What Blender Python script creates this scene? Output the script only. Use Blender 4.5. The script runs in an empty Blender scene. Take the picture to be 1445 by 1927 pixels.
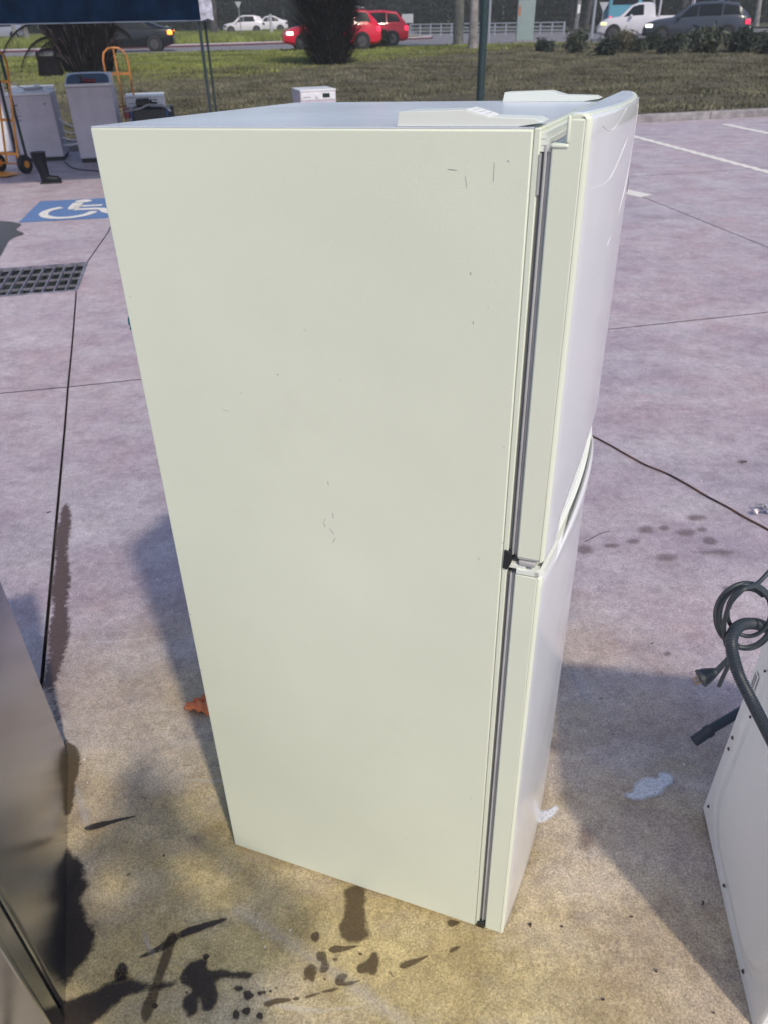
import bpy, bmesh, math, random
import numpy as np
from mathutils import Vector, Matrix
random.seed(7); rng = np.random.default_rng(7)
S = bpy.context.scene
C = S.collection
rad = math.radians

# ------------------------------------------------------------------ camera, sky, sun, exposure
EYE = Vector((0, 0, 1.822))
PXF, PCX, PCY = 1393.0, 722.5, 963.5            # focal length and centre of the 1445 x 1927 photograph
SL, YH = -0.02, 30.0                            # roll slope and horizon row
_d = Vector((1, SL)).normalized(); _n = Vector((-_d.y, _d.x))
_dist = (PCX - PCX) * _n.x + (PCY - YH) * _n.y
PITCH = math.atan(_dist / PXF)
_up = -Vector((_n.x * math.cos(PITCH), _n.y * math.cos(PITCH), math.sin(PITCH)))
_fw = (Vector((0, 0, 1)) - _up * _up.z).normalized()
_rt = _fw.cross(_up)
RW = Matrix((_rt, _fw, _up))                    # photo axes (x right, y down, z forward) -> world

cam_d = bpy.data.cameras.new('camera'); cam = bpy.data.objects.new('camera', cam_d); C.objects.link(cam)
cam_d.sensor_fit = 'HORIZONTAL'; cam_d.sensor_width = 36; cam_d.lens = 36 * PXF / 1445
cam_d.clip_start = 0.05; cam_d.clip_end = 900
cx, cy, cz = RW @ Vector((1, 0, 0)), RW @ Vector((0, -1, 0)), RW @ Vector((0, 0, -1))
cam.matrix_world = Matrix(((cx.x, cy.x, cz.x, EYE.x), (cx.y, cy.y, cz.y, EYE.y), (cx.z, cy.z, cz.z, EYE.z), (0, 0, 0, 1)))
cam_d.dof.use_dof = True; cam_d.dof.focus_distance = 1.35; cam_d.dof.aperture_fstop = 11
S.camera = cam

SUN_AZ, SUN_EL = 27.0, 49.0                     # light travels 23 degrees left of straight ahead
W = bpy.data.worlds.new('World'); S.world = W; W.use_nodes = True
nt = W.node_tree; bg = nt.nodes['Background']
sky = nt.nodes.new('ShaderNodeTexSky'); sky.sky_type = 'NISHITA'; sky.sun_disc = False
sky.sun_elevation = rad(SUN_EL); sky.sun_rotation = rad(180 - SUN_AZ)
sky.air_density = 1.0; sky.dust_density = 2.0; sky.ozone_density = 1.5
nt.links.new(sky.outputs[0], bg.inputs[0]); bg.inputs[1].default_value = 0.135
sl = bpy.data.lights.new('sun', 'SUN'); sun = bpy.data.objects.new('sun', sl); C.objects.link(sun)
sl.energy = 2.35; sl.angle = rad(2.4); sl.color = (1.0, 0.91, 0.72)
ldir = Vector((-math.sin(rad(SUN_AZ)) * math.cos(rad(SUN_EL)), math.cos(rad(SUN_AZ)) * math.cos(rad(SUN_EL)), -math.sin(rad(SUN_EL))))
sun.rotation_euler = ldir.to_track_quat('-Z', 'Y').to_euler(); sun.location = (3, -6, 9)
S.view_settings.view_transform = 'Standard'; S.view_settings.look = 'None'
S.view_settings.exposure = 0.15; S.view_settings.gamma = 1.0

# ------------------------------------------------------------------ ground heights and photo look-up
def lot_z(Y):
    if Y < 3.5: return -0.045 * (Y - 0.9)
    if Y < 6.0:
        t = (Y - 3.5) / 2.5
        return -0.117 + 2.5 * (-0.045 * t + 0.0295 * t * t)
    return -0.15575 + 0.014 * (Y - 6)
def kerb_n(X, Y): return ((Y - 14.26) - 0.205 * (X + 5.26)) * 0.98
def smooth(t): t = min(1, max(0, t)); return t * t * (3 - 2 * t)
def verge_z(X, Y):
    n = kerb_n(X, Y)
    b = 0.03 * math.sin(X * 0.9 + Y * 0.5) * math.sin(Y * 0.7 - X * 0.3) + 0.02 * math.sin(X * 2.3) * math.sin(Y * 1.9)
    return 0.10 + 0.40 * smooth(n / 27) + b * smooth(n / 2) * smooth((30 - n) / 8)
def ground(X, Y):
    return lot_z(Y) if kerb_n(X, Y) < 0 else verge_z(X, Y)
def ray(x, y): return RW @ Vector((x - PCX, y - PCY, PXF))
def hit(x, y, z=None):
    r = ray(x, y); zz = 0.0 if z is None else z
    for _ in range(60):
        p = EYE + r * ((zz - EYE.z) / r.z)
        if z is None: zz = 0.6 * zz + 0.4 * ground(p.x, p.y)
    return Vector((p.x, p.y, zz))
def at(x, y, Y):
    r = ray(x, y); return EYE + r * (Y / r.y)

# ------------------------------------------------------------------ materials
def new_mat(name):
    m = bpy.data.materials.new(name); m.use_nodes = True
    return m, m.node_tree, m.node_tree.nodes['Principled BSDF']
def mat(name, col, rough=0.5, metal=0.0, var=0.0, scale=20.0, bump=0.0, bscale=None, col2=None, spec=0.5, coat=0.0, emit=None, estr=1.0, trans=0.0, detail=6, lo=0.35, hi=0.65):
    m, t, b = new_mat(name)
    b.inputs['Roughness'].default_value = rough; b.inputs['Metallic'].default_value = metal
    b.inputs['Specular IOR Level'].default_value = spec; b.inputs['Coat Weight'].default_value = coat
    b.inputs['Coat Roughness'].default_value = 0.08
    b.inputs['Base Color'].default_value = (*col, 1)
    if trans: b.inputs['Transmission Weight'].default_value = trans
    if emit: b.inputs['Emission Color'].default_value = (*emit, 1); b.inputs['Emission Strength'].default_value = estr
    if var or col2:
        tc = t.nodes.new('ShaderNodeTexCoord')
        n = t.nodes.new('ShaderNodeTexNoise'); n.inputs['Scale'].default_value = scale; n.inputs['Detail'].default_value = detail
        t.links.new(tc.outputs['Object'], n.inputs['Vector'])
        r = t.nodes.new('ShaderNodeValToRGB'); r.color_ramp.elements[0].position = lo; r.color_ramp.elements[1].position = hi
        c2 = col2 or tuple(min(1, c * (1 + var)) for c in col)
        c1 = col if col2 else tuple(c * (1 - var) for c in col)
        r.color_ramp.elements[0].color = (*c1, 1); r.color_ramp.elements[1].color = (*c2, 1)
        t.links.new(n.outputs['Fac'], r.inputs[0]); t.links.new(r.outputs[0], b.inputs['Base Color'])
    if bump:
        tc = t.nodes.new('ShaderNodeTexCoord')
        n = t.nodes.new('ShaderNodeTexNoise'); n.inputs['Scale'].default_value = bscale or scale; n.inputs['Detail'].default_value = 4
        t.links.new(tc.outputs['Object'], n.inputs['Vector'])
        bp = t.nodes.new('ShaderNodeBump'); bp.inputs['Strength'].default_value = bump; bp.inputs['Distance'].default_value = 0.01
        t.links.new(n.outputs['Fac'], bp.inputs['Height']); t.links.new(bp.outputs[0], b.inputs['Normal'])
    return m
def nodes_noise(t, vec, scale, detail=6, rough=0.55):
    n = t.nodes.new('ShaderNodeTexNoise'); n.inputs['Scale'].default_value = scale
    n.inputs['Detail'].default_value = detail; n.inputs['Roughness'].default_value = rough
    t.links.new(vec, n.inputs['Vector']); return n.outputs['Fac']
def ramp(t, fac, a, b, ca=(0, 0, 0), cb=(1, 1, 1)):
    r = t.nodes.new('ShaderNodeValToRGB'); r.color_ramp.elements[0].position = a; r.color_ramp.elements[1].position = b
    r.color_ramp.elements[0].color = (*ca, 1); r.color_ramp.elements[1].color = (*cb, 1)
    t.links.new(fac, r.inputs[0]); return r.outputs[0]
def mixc(t, fac, a, b, mode='MIX'):
    m = t.nodes.new('ShaderNodeMix'); m.data_type = 'RGBA'; m.blend_type = mode
    for k, v in ((0, fac), (6, a), (7, b)):
        if isinstance(v, (int, float)): m.inputs[k].default_value = v
        elif isinstance(v, tuple): m.inputs[k].default_value = (*v, 1)
        else: t.links.new(v, m.inputs[k])
    return m.outputs[2]
def math_n(t, op, a, b=0.0):
    m = t.nodes.new('ShaderNodeMath'); m.operation = op
    for k, v in ((0, a), (1, b)):
        if isinstance(v, (int, float)): m.inputs[k].default_value = v
        else: t.links.new(v, m.inputs[k])
    return m.outputs[0]
def add_bump(t, b, height, strength, dist):
    bp = t.nodes.new('ShaderNodeBump'); bp.inputs['Strength'].default_value = strength; bp.inputs['Distance'].default_value = dist
    t.links.new(height, bp.inputs['Height']); t.links.new(bp.outputs[0], b.inputs['Normal'])

def concrete_material():
    m, t, b = new_mat('oxide_concrete')
    geo = t.nodes.new('ShaderNodeNewGeometry').outputs['Position']
    big = nodes_noise(t, geo, 0.55, 5, 0.6); mid = nodes_noise(t, geo, 2.6, 8, 0.65); fine = nodes_noise(t, geo, 28, 8, 0.7)
    grit = nodes_noise(t, geo, 190, 5, 0.8); pore = nodes_noise(t, geo, 95, 3, 0.6)
    mp = t.nodes.new('ShaderNodeMapping'); mp.inputs['Scale'].default_value = (1, 1.7, 1); mp.inputs['Rotation'].default_value = (0, 0, rad(-12))
    t.links.new(geo, mp.inputs['Vector']); streak = nodes_noise(t, mp.outputs[0], 1.4, 7, 0.6)
    col = mixc(t, ramp(t, big, 0.36, 0.64), (0.340, 0.298, 0.372), (0.425, 0.325, 0.372))
    col = mixc(t, ramp(t, mid, 0.40, 0.72), col, (0.455, 0.412, 0.465))
    # pool of warm light round the fridge, painted into the slab colour as tan
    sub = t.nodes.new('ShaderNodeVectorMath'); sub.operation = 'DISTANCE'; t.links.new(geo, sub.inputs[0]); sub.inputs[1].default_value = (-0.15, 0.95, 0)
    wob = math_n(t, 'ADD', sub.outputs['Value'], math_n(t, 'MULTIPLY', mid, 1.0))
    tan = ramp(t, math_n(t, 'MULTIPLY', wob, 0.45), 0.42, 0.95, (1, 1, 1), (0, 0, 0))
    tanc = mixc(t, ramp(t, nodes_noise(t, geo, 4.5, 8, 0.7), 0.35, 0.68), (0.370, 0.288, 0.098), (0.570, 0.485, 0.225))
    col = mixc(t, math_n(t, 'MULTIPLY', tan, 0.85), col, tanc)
    col = mixc(t, math_n(t, 'MULTIPLY', ramp(t, streak, 0.46, 0.66), 0.45), col, (0.54, 0.51, 0.56))
    col = mixc(t, math_n(t, 'MULTIPLY', ramp(t, nodes_noise(t, mp.outputs[0], 3.3, 8, 0.7), 0.54, 0.70), 0.35), col, (0.20, 0.155, 0.185))
    col = mixc(t, 0.55, col, ramp(t, fine, 0.25, 0.75, (0.55, 0.52, 0.53), (1.45, 1.42, 1.42)), 'MULTIPLY')
    col = mixc(t, 0.9, col, ramp(t, grit, 0.36, 0.64, (0.50, 0.48, 0.47), (1.50, 1.50, 1.50)), 'MULTIPLY')
    col = mixc(t, math_n(t, 'MULTIPLY', ramp(t, pore, 0.66, 0.74), 0.55), col, (0.10, 0.08, 0.085))
    blot = nodes_noise(t, geo, 7.5, 9, 0.75)
    col = mixc(t, 0.6, col, ramp(t, blot, 0.30, 0.70, (0.66, 0.64, 0.66), (1.32, 1.32, 1.30)), 'MULTIPLY')
    # hairline scuffs and old tyre smears in wandering directions
    dw = t.nodes.new('ShaderNodeVectorMath'); dw.operation = 'ADD'; t.links.new(geo, dw.inputs[0])
    nz3 = t.nodes.new('ShaderNodeTexNoise'); nz3.inputs['Scale'].default_value = 0.8; t.links.new(geo, nz3.inputs['Vector']); t.links.new(nz3.outputs['Color'], dw.inputs[1])
    for rot, sc_, lo_, hi_, cc_, am in ((34, (1.2, 26, 1), 0.66, 0.74, (0.60, 0.58, 0.62), 0.35), (-48, (0.9, 20, 1), 0.67, 0.76, (0.58, 0.55, 0.58), 0.30), (70, (0.5, 5, 1), 0.60, 0.78, (0.16, 0.13, 0.15), 0.30)):
        mq = t.nodes.new('ShaderNodeMapping'); mq.inputs['Scale'].default_value = sc_; mq.inputs['Rotation'].default_value = (0, 0, rad(rot)); t.links.new(dw.outputs[0], mq.inputs['Vector'])
        col = mixc(t, math_n(t, 'MULTIPLY', ramp(t, nodes_noise(t, mq.outputs[0], 1.0, 5, 0.6), lo_, hi_), am), col, cc_)
    t.links.new(col, b.inputs['Base Color'])
    t.links.new(ramp(t, mid, 0.3, 0.75, (0.62, 0.62, 0.62), (0.42, 0.42, 0.42)), b.inputs['Roughness'])
    h = math_n(t, 'ADD', math_n(t, 'MULTIPLY', fine, 0.6), grit)
    add_bump(t, b, h, 0.5, 0.004)
    return m
def patch_material(name, col, rough, alpha=0.85, nscale=30, amp=1.0, soft=0.10, spec=0.5):
    """flat mark on the concrete; attribute 'edge' is 0.5 on the outline, noise eats into it"""
    m, t, b = new_mat(name)
    a = t.nodes.new('ShaderNodeAttribute'); a.attribute_name = 'edge'
    geo = t.nodes.new('ShaderNodeNewGeometry').outputs['Position']
    n = nodes_noise(t, geo, nscale, 9, 0.7); g = nodes_noise(t, geo, 170, 5, 0.7)
    s = math_n(t, 'ADD', a.outputs['Fac'], math_n(t, 'MULTIPLY', math_n(t, 'SUBTRACT', n, 0.5), amp))
    al = math_n(t, 'MULTIPLY', ramp(t, s, 0.5 - soft, 0.5 + soft), alpha)
    al = math_n(t, 'MULTIPLY', al, ramp(t, g, 0.25, 0.5, (0.75,) * 3, (1, 1, 1)))
    t.links.new(al, b.inputs['Alpha'])
    t.links.new(mixc(t, ramp(t, g, 0.3, 0.7), tuple(c * 0.65 for c in col), tuple(c * 1.35 for c in col)), b.inputs['Base Color'])
    b.inputs['Roughness'].default_value = rough; b.inputs['Specular IOR Level'].default_value = spec
    add_bump(t, b, g, 0.3, 0.003)
    return m
def grass_material():
    m, t, b = new_mat('verge_turf')
    geo = t.nodes.new('ShaderNodeNewGeometry').outputs['Position']
    sep = t.nodes.new('ShaderNodeSeparateXYZ'); t.links.new(geo, sep.inputs[0])
    big = nodes_noise(t, geo, 0.35, 6, 0.6); mid = nodes_noise(t, geo, 2.2, 8, 0.7); fine = nodes_noise(t, geo, 14, 8, 0.75)
    mp = t.nodes.new('ShaderNodeMapping'); mp.inputs['Scale'].default_value = (0.35, 1.6, 1); t.links.new(geo, mp.inputs['Vector'])
    band = nodes_noise(t, mp.outputs[0], 1.2, 6, 0.65)
    yy = math_n(t, 'SUBTRACT', sep.outputs['Y'], math_n(t, 'MULTIPLY', sep.outputs['X'], 1.15))
    yy = math_n(t, 'ADD', yy, math_n(t, 'MULTIPLY', math_n(t, 'SUBTRACT', big, 0.5), 9))
    f = ramp(t, math_n(t, 'DIVIDE', yy, 60), 0.52, 0.62)
    dry = mixc(t, ramp(t, band, 0.35, 0.65), (0.095, 0.088, 0.072), (0.160, 0.148, 0.100))
    lush = mixc(t, ramp(t, band, 0.35, 0.65), (0.155, 0.168, 0.052), (0.260, 0.270, 0.095))
    col = mixc(t, f, dry, lush)  # near shade and far sun strip painted in along with the turf tones
    col = mixc(t, math_n(t, 'MULTIPLY', ramp(t, mid, 0.50, 0.68), 0.6), col, (0.045, 0.036, 0.034))
    col = mixc(t, 0.8, col, ramp(t, fine, 0.25, 0.75, (0.45, 0.45, 0.45), (1.55, 1.55, 1.5)), 'MULTIPLY')
    t.links.new(col, b.inputs['Base Color']); b.inputs['Roughness'].default_value = 0.95; b.inputs['Specular IOR Level'].default_value = 0.1
    add_bump(t, b, math_n(t, 'ADD', fine, mid), 0.9, 0.08)
    return m

M = {}
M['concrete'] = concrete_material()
M['joint'] = mat('joint_dirt', (0.035, 0.028, 0.03), 0.9, var=0.3)
M['kerb'] = mat('kerb_concrete', (0.26, 0.24, 0.26), 0.85, var=0.25, scale=6, bump=0.3, bscale=40)
M['turf'] = grass_material()
M['asphalt'] = mat('pale_asphalt', (0.17, 0.165, 0.19), 0.8, var=0.18, scale=1.2, bump=0.3, bscale=30)
M['bluepaint'] = patch_material('blue_bay_paint', (0.12, 0.22, 0.47), 0.6, 0.88, 9, 1.15, 0.14)
M['whitepaint'] = patch_material('white_line_paint', (0.80, 0.76, 0.74), 0.6, 0.9, 9, 0.9, 0.12)
M['spill'] = patch_material('white_spill', (0.70, 0.72, 0.80), 0.6, 0.85, 14, 0.8, 0.16)
M['pale'] = patch_material('scuff_and_glint', (0.62, 0.62, 0.70), 0.6, 0.24, 25, 1.2, 0.45)  # serves scuffs and the painted arc of reflected light
M['wet'] = patch_material('wet_concrete', (0.038, 0.028, 0.024), 0.33, 0.90, 26, 0.9, 0.10, spec=0.4)
M['damp'] = patch_material('damp_concrete', (0.100, 0.068, 0.034), 0.5, 0.85, 26, 0.9, 0.12)
M['trickle'] = patch_material('reddish_damp_trickle', (0.105, 0.066, 0.062), 0.5, 0.85, 55, 1.3, 0.14)
M['brownstain'] = patch_material('brown_stain', (0.17, 0.12, 0.13), 0.6, 0.48, 22, 1.5, 0.40)

def white_enamel(name, col, rough, mottled=0.03, bumpy=0.02, marks=True):
    m, t, b = new_mat(name)
    tc = t.nodes.new('ShaderNodeTexCoord').outputs['Object']
    n = nodes_noise(t, tc, 2.2, 5, 0.6)
    c = mixc(t, ramp(t, n, 0.3, 0.7), tuple(x * (1 - mottled) for x in col), tuple(min(1, x * (1 + mottled)) for x in col))
    if marks:
        sm_ = nodes_noise(t, tc, 0.9, 3, 0.5)
        c = mixc(t, 0.8, c, ramp(t, sm_, 0.30, 0.70, (0.93, 0.94, 0.93), (1.06, 1.06, 1.05)), 'MULTIPLY')
        cl = ramp(t, nodes_noise(t, tc, 3.4, 8, 0.7), 0.56, 0.75)
        c = mixc(t, math_n(t, 'MULTIPLY', cl, 0.16), c, (0.50, 0.47, 0.38))
        mp = t.nodes.new('ShaderNodeMapping'); mp.inputs['Scale'].default_value = (9, 9, 2.2); t.links.new(tc, mp.inputs['Vector'])
        sc = ramp(t, nodes_noise(t, mp.outputs[0], 2.4, 9, 0.75), 0.715, 0.76)
        gate = ramp(t, nodes_noise(t, tc, 1.1, 2, 0.5), 0.52, 0.66)
        c = mixc(t, math_n(t, 'MULTIPLY', math_n(t, 'MULTIPLY', sc, gate), 0.35), c, (0.42, 0.38, 0.32))
        v = t.nodes.new('ShaderNodeTexVoronoi'); v.inputs['Scale'].default_value = 11; t.links.new(tc, v.inputs['Vector'])
        dot = ramp(t, v.outputs['Distance'], 0.015, 0.022, (1, 1, 1), (0, 0, 0))
        c = mixc(t, math_n(t, 'MULTIPLY', dot, 0.5), c, (0.2, 0.19, 0.18))
    t.links.new(c, b.inputs['Base Color'])
    t.links.new(ramp(t, nodes_noise(t, tc, 5, 6, 0.6), 0.3, 0.7, (rough * 0.85,) * 3, (rough * 1.2,) * 3), b.inputs['Roughness'])
    h = math_n(t, 'ADD', math_n(t, 'MULTIPLY', nodes_noise(t, tc, 1.8, 2, 0.5), 14.0), math_n(t, 'MULTIPLY', nodes_noise(t, tc, 420, 2, 0.5), bumpy * 4))
    add_bump(t, b, h, 0.16, 0.004)
    return m
M['fridge_side'] = white_enamel('cream_white_textured_steel', (0.715, 0.745, 0.640), 0.42, 0.02, 0.10)
M['fridge_top'] = white_enamel('white_textured_top', (0.62, 0.66, 0.76), 0.20, 0.02, 0.25, marks=False)
M['door_front'] = white_enamel('glossy_white_door', (0.71, 0.72, 0.77), 0.14, 0.01, 0.0, marks=False)
M['door_side'] = white_enamel('cream_white_door_edge', (0.715, 0.745, 0.645), 0.35, 0.015, 0.0)
M['white_plastic'] = mat('white_plastic', (0.74, 0.765, 0.73), 0.3, var=0.02, scale=8)
M['gasket'] = mat('grey_rubber_gasket', (0.42, 0.42, 0.44), 0.55, var=0.08, scale=14)
M['gasketd'] = mat('dark_rubber_gasket', (0.13, 0.135, 0.15), 0.6)
M['black'] = mat('black_plastic', (0.015, 0.017, 0.022), 0.45, var=0.2)
M['print'] = mat('grey_print', (0.33, 0.33, 0.36), 0.5)
M['rub'] = mat('faint_rub_mark', (0.46, 0.46, 0.42), 0.5)
M['greyink'] = mat('dark_grey_ink', (0.16, 0.16, 0.19), 0.5)
M['label'] = mat('white_paper_label', (0.82, 0.82, 0.84), 0.5)
def steel_material():
    m, t, b = new_mat('brushed_stainless')
    tc = t.nodes.new('ShaderNodeTexCoord').outputs['Object']
    mp = t.nodes.new('ShaderNodeMapping'); mp.inputs['Scale'].default_value = (2, 2, 90); t.links.new(tc, mp.inputs['Vector'])
    br = nodes_noise(t, mp.outputs[0], 6, 4, 0.6); sm = nodes_noise(t, tc, 3, 5, 0.6)
    t.links.new(mixc(t, ramp(t, sm, 0.3, 0.7), (0.38, 0.40, 0.44), (0.47, 0.49, 0.52)), b.inputs['Base Color'])
    b.inputs['Metallic'].default_value = 1.0
    t.links.new(ramp(t, sm, 0.3, 0.7, (0.11,) * 3, (0.20,) * 3), b.inputs['Roughness'])
    add_bump(t, b, math_n(t, 'ADD', br, math_n(t, 'MULTIPLY', sm, 8)), 0.12, 0.002)
    return m
M['steel'] = steel_material()
M['steeldark'] = mat('dark_stainless_door', (0.05, 0.05, 0.055), 0.3, metal=0.8, var=0.15, scale=5)
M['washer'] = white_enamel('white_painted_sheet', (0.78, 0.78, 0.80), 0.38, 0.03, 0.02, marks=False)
M['washer_far'] = mat('shaded_white_enamel', (0.50, 0.46, 0.54), 0.45, var=0.07, scale=5)  # shade put into the white enamel as a lavender grey
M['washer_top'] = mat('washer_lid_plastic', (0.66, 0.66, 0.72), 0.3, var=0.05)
M['screw'] = mat('rusty_screw', (0.10, 0.07, 0.06), 0.6, metal=0.3, var=0.5, scale=200)
M['hose'] = mat('grey_corrugated_hose', (0.030, 0.040, 0.056), 0.42, var=0.2, scale=9)
M['cord'] = mat('grey_power_cord', (0.030, 0.040, 0.052), 0.45, var=0.15, scale=12)
M['brass'] = mat('plug_pin_metal', (0.30, 0.24, 0.19), 0.4, metal=0.8)
M['extcord'] = mat('brown_extension_cord', (0.16, 0.065, 0.035), 0.6, var=0.5, scale=9, col2=(0.02, 0.014, 0.018))
M['orange_cloth'] = mat('orange_rag', (0.70, 0.22, 0.10), 0.8, var=0.25, scale=12, bump=0.4, bscale=60)
M['teal'] = mat('teal_tape', (0.03, 0.30, 0.36), 0.4, var=0.4, scale=60)
M['foil'] = mat('crumpled_foil', (0.45, 0.42, 0.46), 0.3, metal=0.6, var=0.3, scale=60)
M['dead_leaf'] = mat('dead_leaf', (0.05, 0.035, 0.03), 0.8, var=0.4)
M['truck'] = mat('yellow_orange_paint', (0.62, 0.24, 0.03), 0.45, var=0.22, scale=9)
M['truckrust'] = mat('faded_orange_paint', (0.48, 0.19, 0.06), 0.6, var=0.3, scale=9)
M['rubber'] = mat('black_rubber', (0.012, 0.013, 0.017), 0.65, var=0.2)
M['boot'] = mat('boot_rubber', (0.006, 0.008, 0.014), 0.5, spec=0.25, var=0.2)
M['navycloth'] = mat('navy_canopy_cloth', (0.004, 0.012, 0.032), 0.9, spec=0.03, var=0.25, scale=6, bump=0.3, bscale=8)
M['greycloth'] = mat('grey_canopy_sleeve', (0.40, 0.40, 0.50), 0.7, var=0.35, scale=14, bump=0.5, bscale=12)
M['legmetal'] = mat('dark_green_grey_metal', (0.032, 0.05, 0.058), 0.45, metal=0.4)
M['polegreen'] = mat('dark_green_post_paint', (0.014, 0.035, 0.042), 0.4, var=0.2)
M['blueplastic'] = mat('blue_crate_plastic', (0.01, 0.09, 0.30), 0.45, var=0.2)
M['red_plastic'] = mat('dark_red_plastic', (0.18, 0.02, 0.04), 0.4)
M['greyplastic'] = mat('grey_plastic', (0.30, 0.30, 0.34), 0.45)
M['lidglass'] = mat('blue_grey_lid_glass', (0.05, 0.075, 0.11), 0.12, var=0.1)
M['lcd'] = mat('dark_display', (0.008, 0.02, 0.02), 0.15)
M['grate'] = mat('galvanised_grate', (0.26, 0.25, 0.31), 0.5, metal=0.5, var=0.3, scale=12)
M['pit'] = mat('pit_dirt', (0.022, 0.03, 0.036), 0.9, var=0.5, scale=8)
M['bark_palm'] = mat('palm_leaf_bases', (0.009, 0.008, 0.011), 0.9, spec=0.05, var=0.45, scale=6, bump=0.8, bscale=25)
M['frond'] = mat('dead_palm_frond', (0.009, 0.010, 0.012), 0.8, spec=0.05, var=0.5, scale=7)
M['frondgreen'] = mat('green_palm_frond', (0.035, 0.060, 0.022), 0.6, var=0.4, scale=7)
M['bladebrown'] = mat('grey_brown_blades', (0.050, 0.038, 0.046), 0.8, spec=0.1, var=0.6, scale=7)
M['poletimber'] = mat('weathered_pole_timber', (0.145, 0.145, 0.135), 0.85, var=0.22, scale=5, bump=0.5, bscale=14)
M['bark_pale'] = mat('pale_gum_bark', (0.22, 0.205, 0.215), 0.8, var=0.35, scale=3, bump=0.4)
M['bark_dark'] = mat('dark_bark', (0.055, 0.052, 0.060), 0.9, var=0.4, scale=3)
M['leaf'] = mat('dark_forest_leaf', (0.012, 0.020, 0.018), 0.8, var=0.7, scale=1.1, spec=0.15)
M['leaf2'] = mat('shrub_leaf', (0.062, 0.074, 0.052), 0.7, var=0.6, scale=3, spec=0.2)
M['leafdark'] = mat('dark_shrub_leaf', (0.030, 0.042, 0.032), 0.7, var=0.6, scale=3, spec=0.2)
M['blade'] = mat('lush_grass_blade', (0.190, 0.215, 0.060), 0.7, var=0.45, scale=0.6, spec=0.2)
M['bladedry'] = mat('dry_grass_blade', (0.145, 0.135, 0.092), 0.8, var=0.5, scale=0.8, spec=0.1)
M['railmetal'] = mat('galvanised_rail', (0.34, 0.36, 0.42), 0.45, metal=0.3)
M['cabinet'] = mat('pale_blue_green_cabinet_paint', (0.26, 0.33, 0.36), 0.5, var=0.07, scale=3)
M['orangesticker'] = mat('orange_sticker', (0.45, 0.16, 0.10), 0.5)
M['signback'] = mat('bare_sign_back', (0.40, 0.41, 0.47), 0.4)
M['signpost'] = mat('galvanised_post', (0.30, 0.31, 0.35), 0.5, metal=0.3)
def carpaint(name, col, rough=0.25): return mat(name, col, rough, coat=0.25, spec=0.3, var=0.03, scale=3)
M['paint_black'] = carpaint('blue_black_car_paint', (0.004, 0.006, 0.013), 0.22)
M['paint_red'] = carpaint('bright_red_car_paint', (0.62, 0.010, 0.045), 0.28)
M['paint_navy'] = carpaint('dark_slate_car_paint', (0.040, 0.048, 0.075), 0.28)
M['paint_white'] = carpaint('white_car_paint', (0.62, 0.60, 0.68), 0.3)
M['paint_blue'] = carpaint('light_blue_bus_paint', (0.11, 0.33, 0.46), 0.4)
M['carglass'] = mat('tinted_car_glass', (0.008, 0.012, 0.018), 0.25, spec=0.18)
M['tyre'] = mat('tyre_rubber', (0.012, 0.012, 0.014), 0.8)
M['rim'] = mat('alloy_rim', (0.10, 0.10, 0.115), 0.35, metal=0.7)
M['redlamp'] = mat('lit_tail_lamp', (0.4, 0.01, 0.03), 0.3, emit=(1.0, 0.02, 0.06), estr=2.5)
M['amberlamp'] = mat('lit_amber_lamp', (0.6, 0.2, 0.02), 0.3, emit=(1.0, 0.30, 0.03), estr=3.0)
M['headlamp'] = mat('lit_head_lamp', (0.8, 0.8, 0.7), 0.2, emit=(1.0, 0.95, 0.75), estr=2.5)
M['yellowlamp'] = mat('lit_yellow_head_lamp', (0.8, 0.8, 0.4), 0.2, emit=(0.95, 0.9, 0.35), estr=0.9)
M['pinklamp'] = mat('lit_pink_marker_lamp', (0.6, 0.1, 0.3), 0.3, emit=(1.0, 0.12, 0.35), estr=1.5)
M['skin'] = mat('skin', (0.45, 0.28, 0.20), 0.55)
M['shirt'] = mat('dark_work_shirt', (0.04, 0.05, 0.09), 0.85, var=0.2)
M['hair'] = mat('dark_hair', (0.02, 0.014, 0.01), 0.6)
M['phone'] = mat('black_phone', (0.01, 0.01, 0.012), 0.25)

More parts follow.
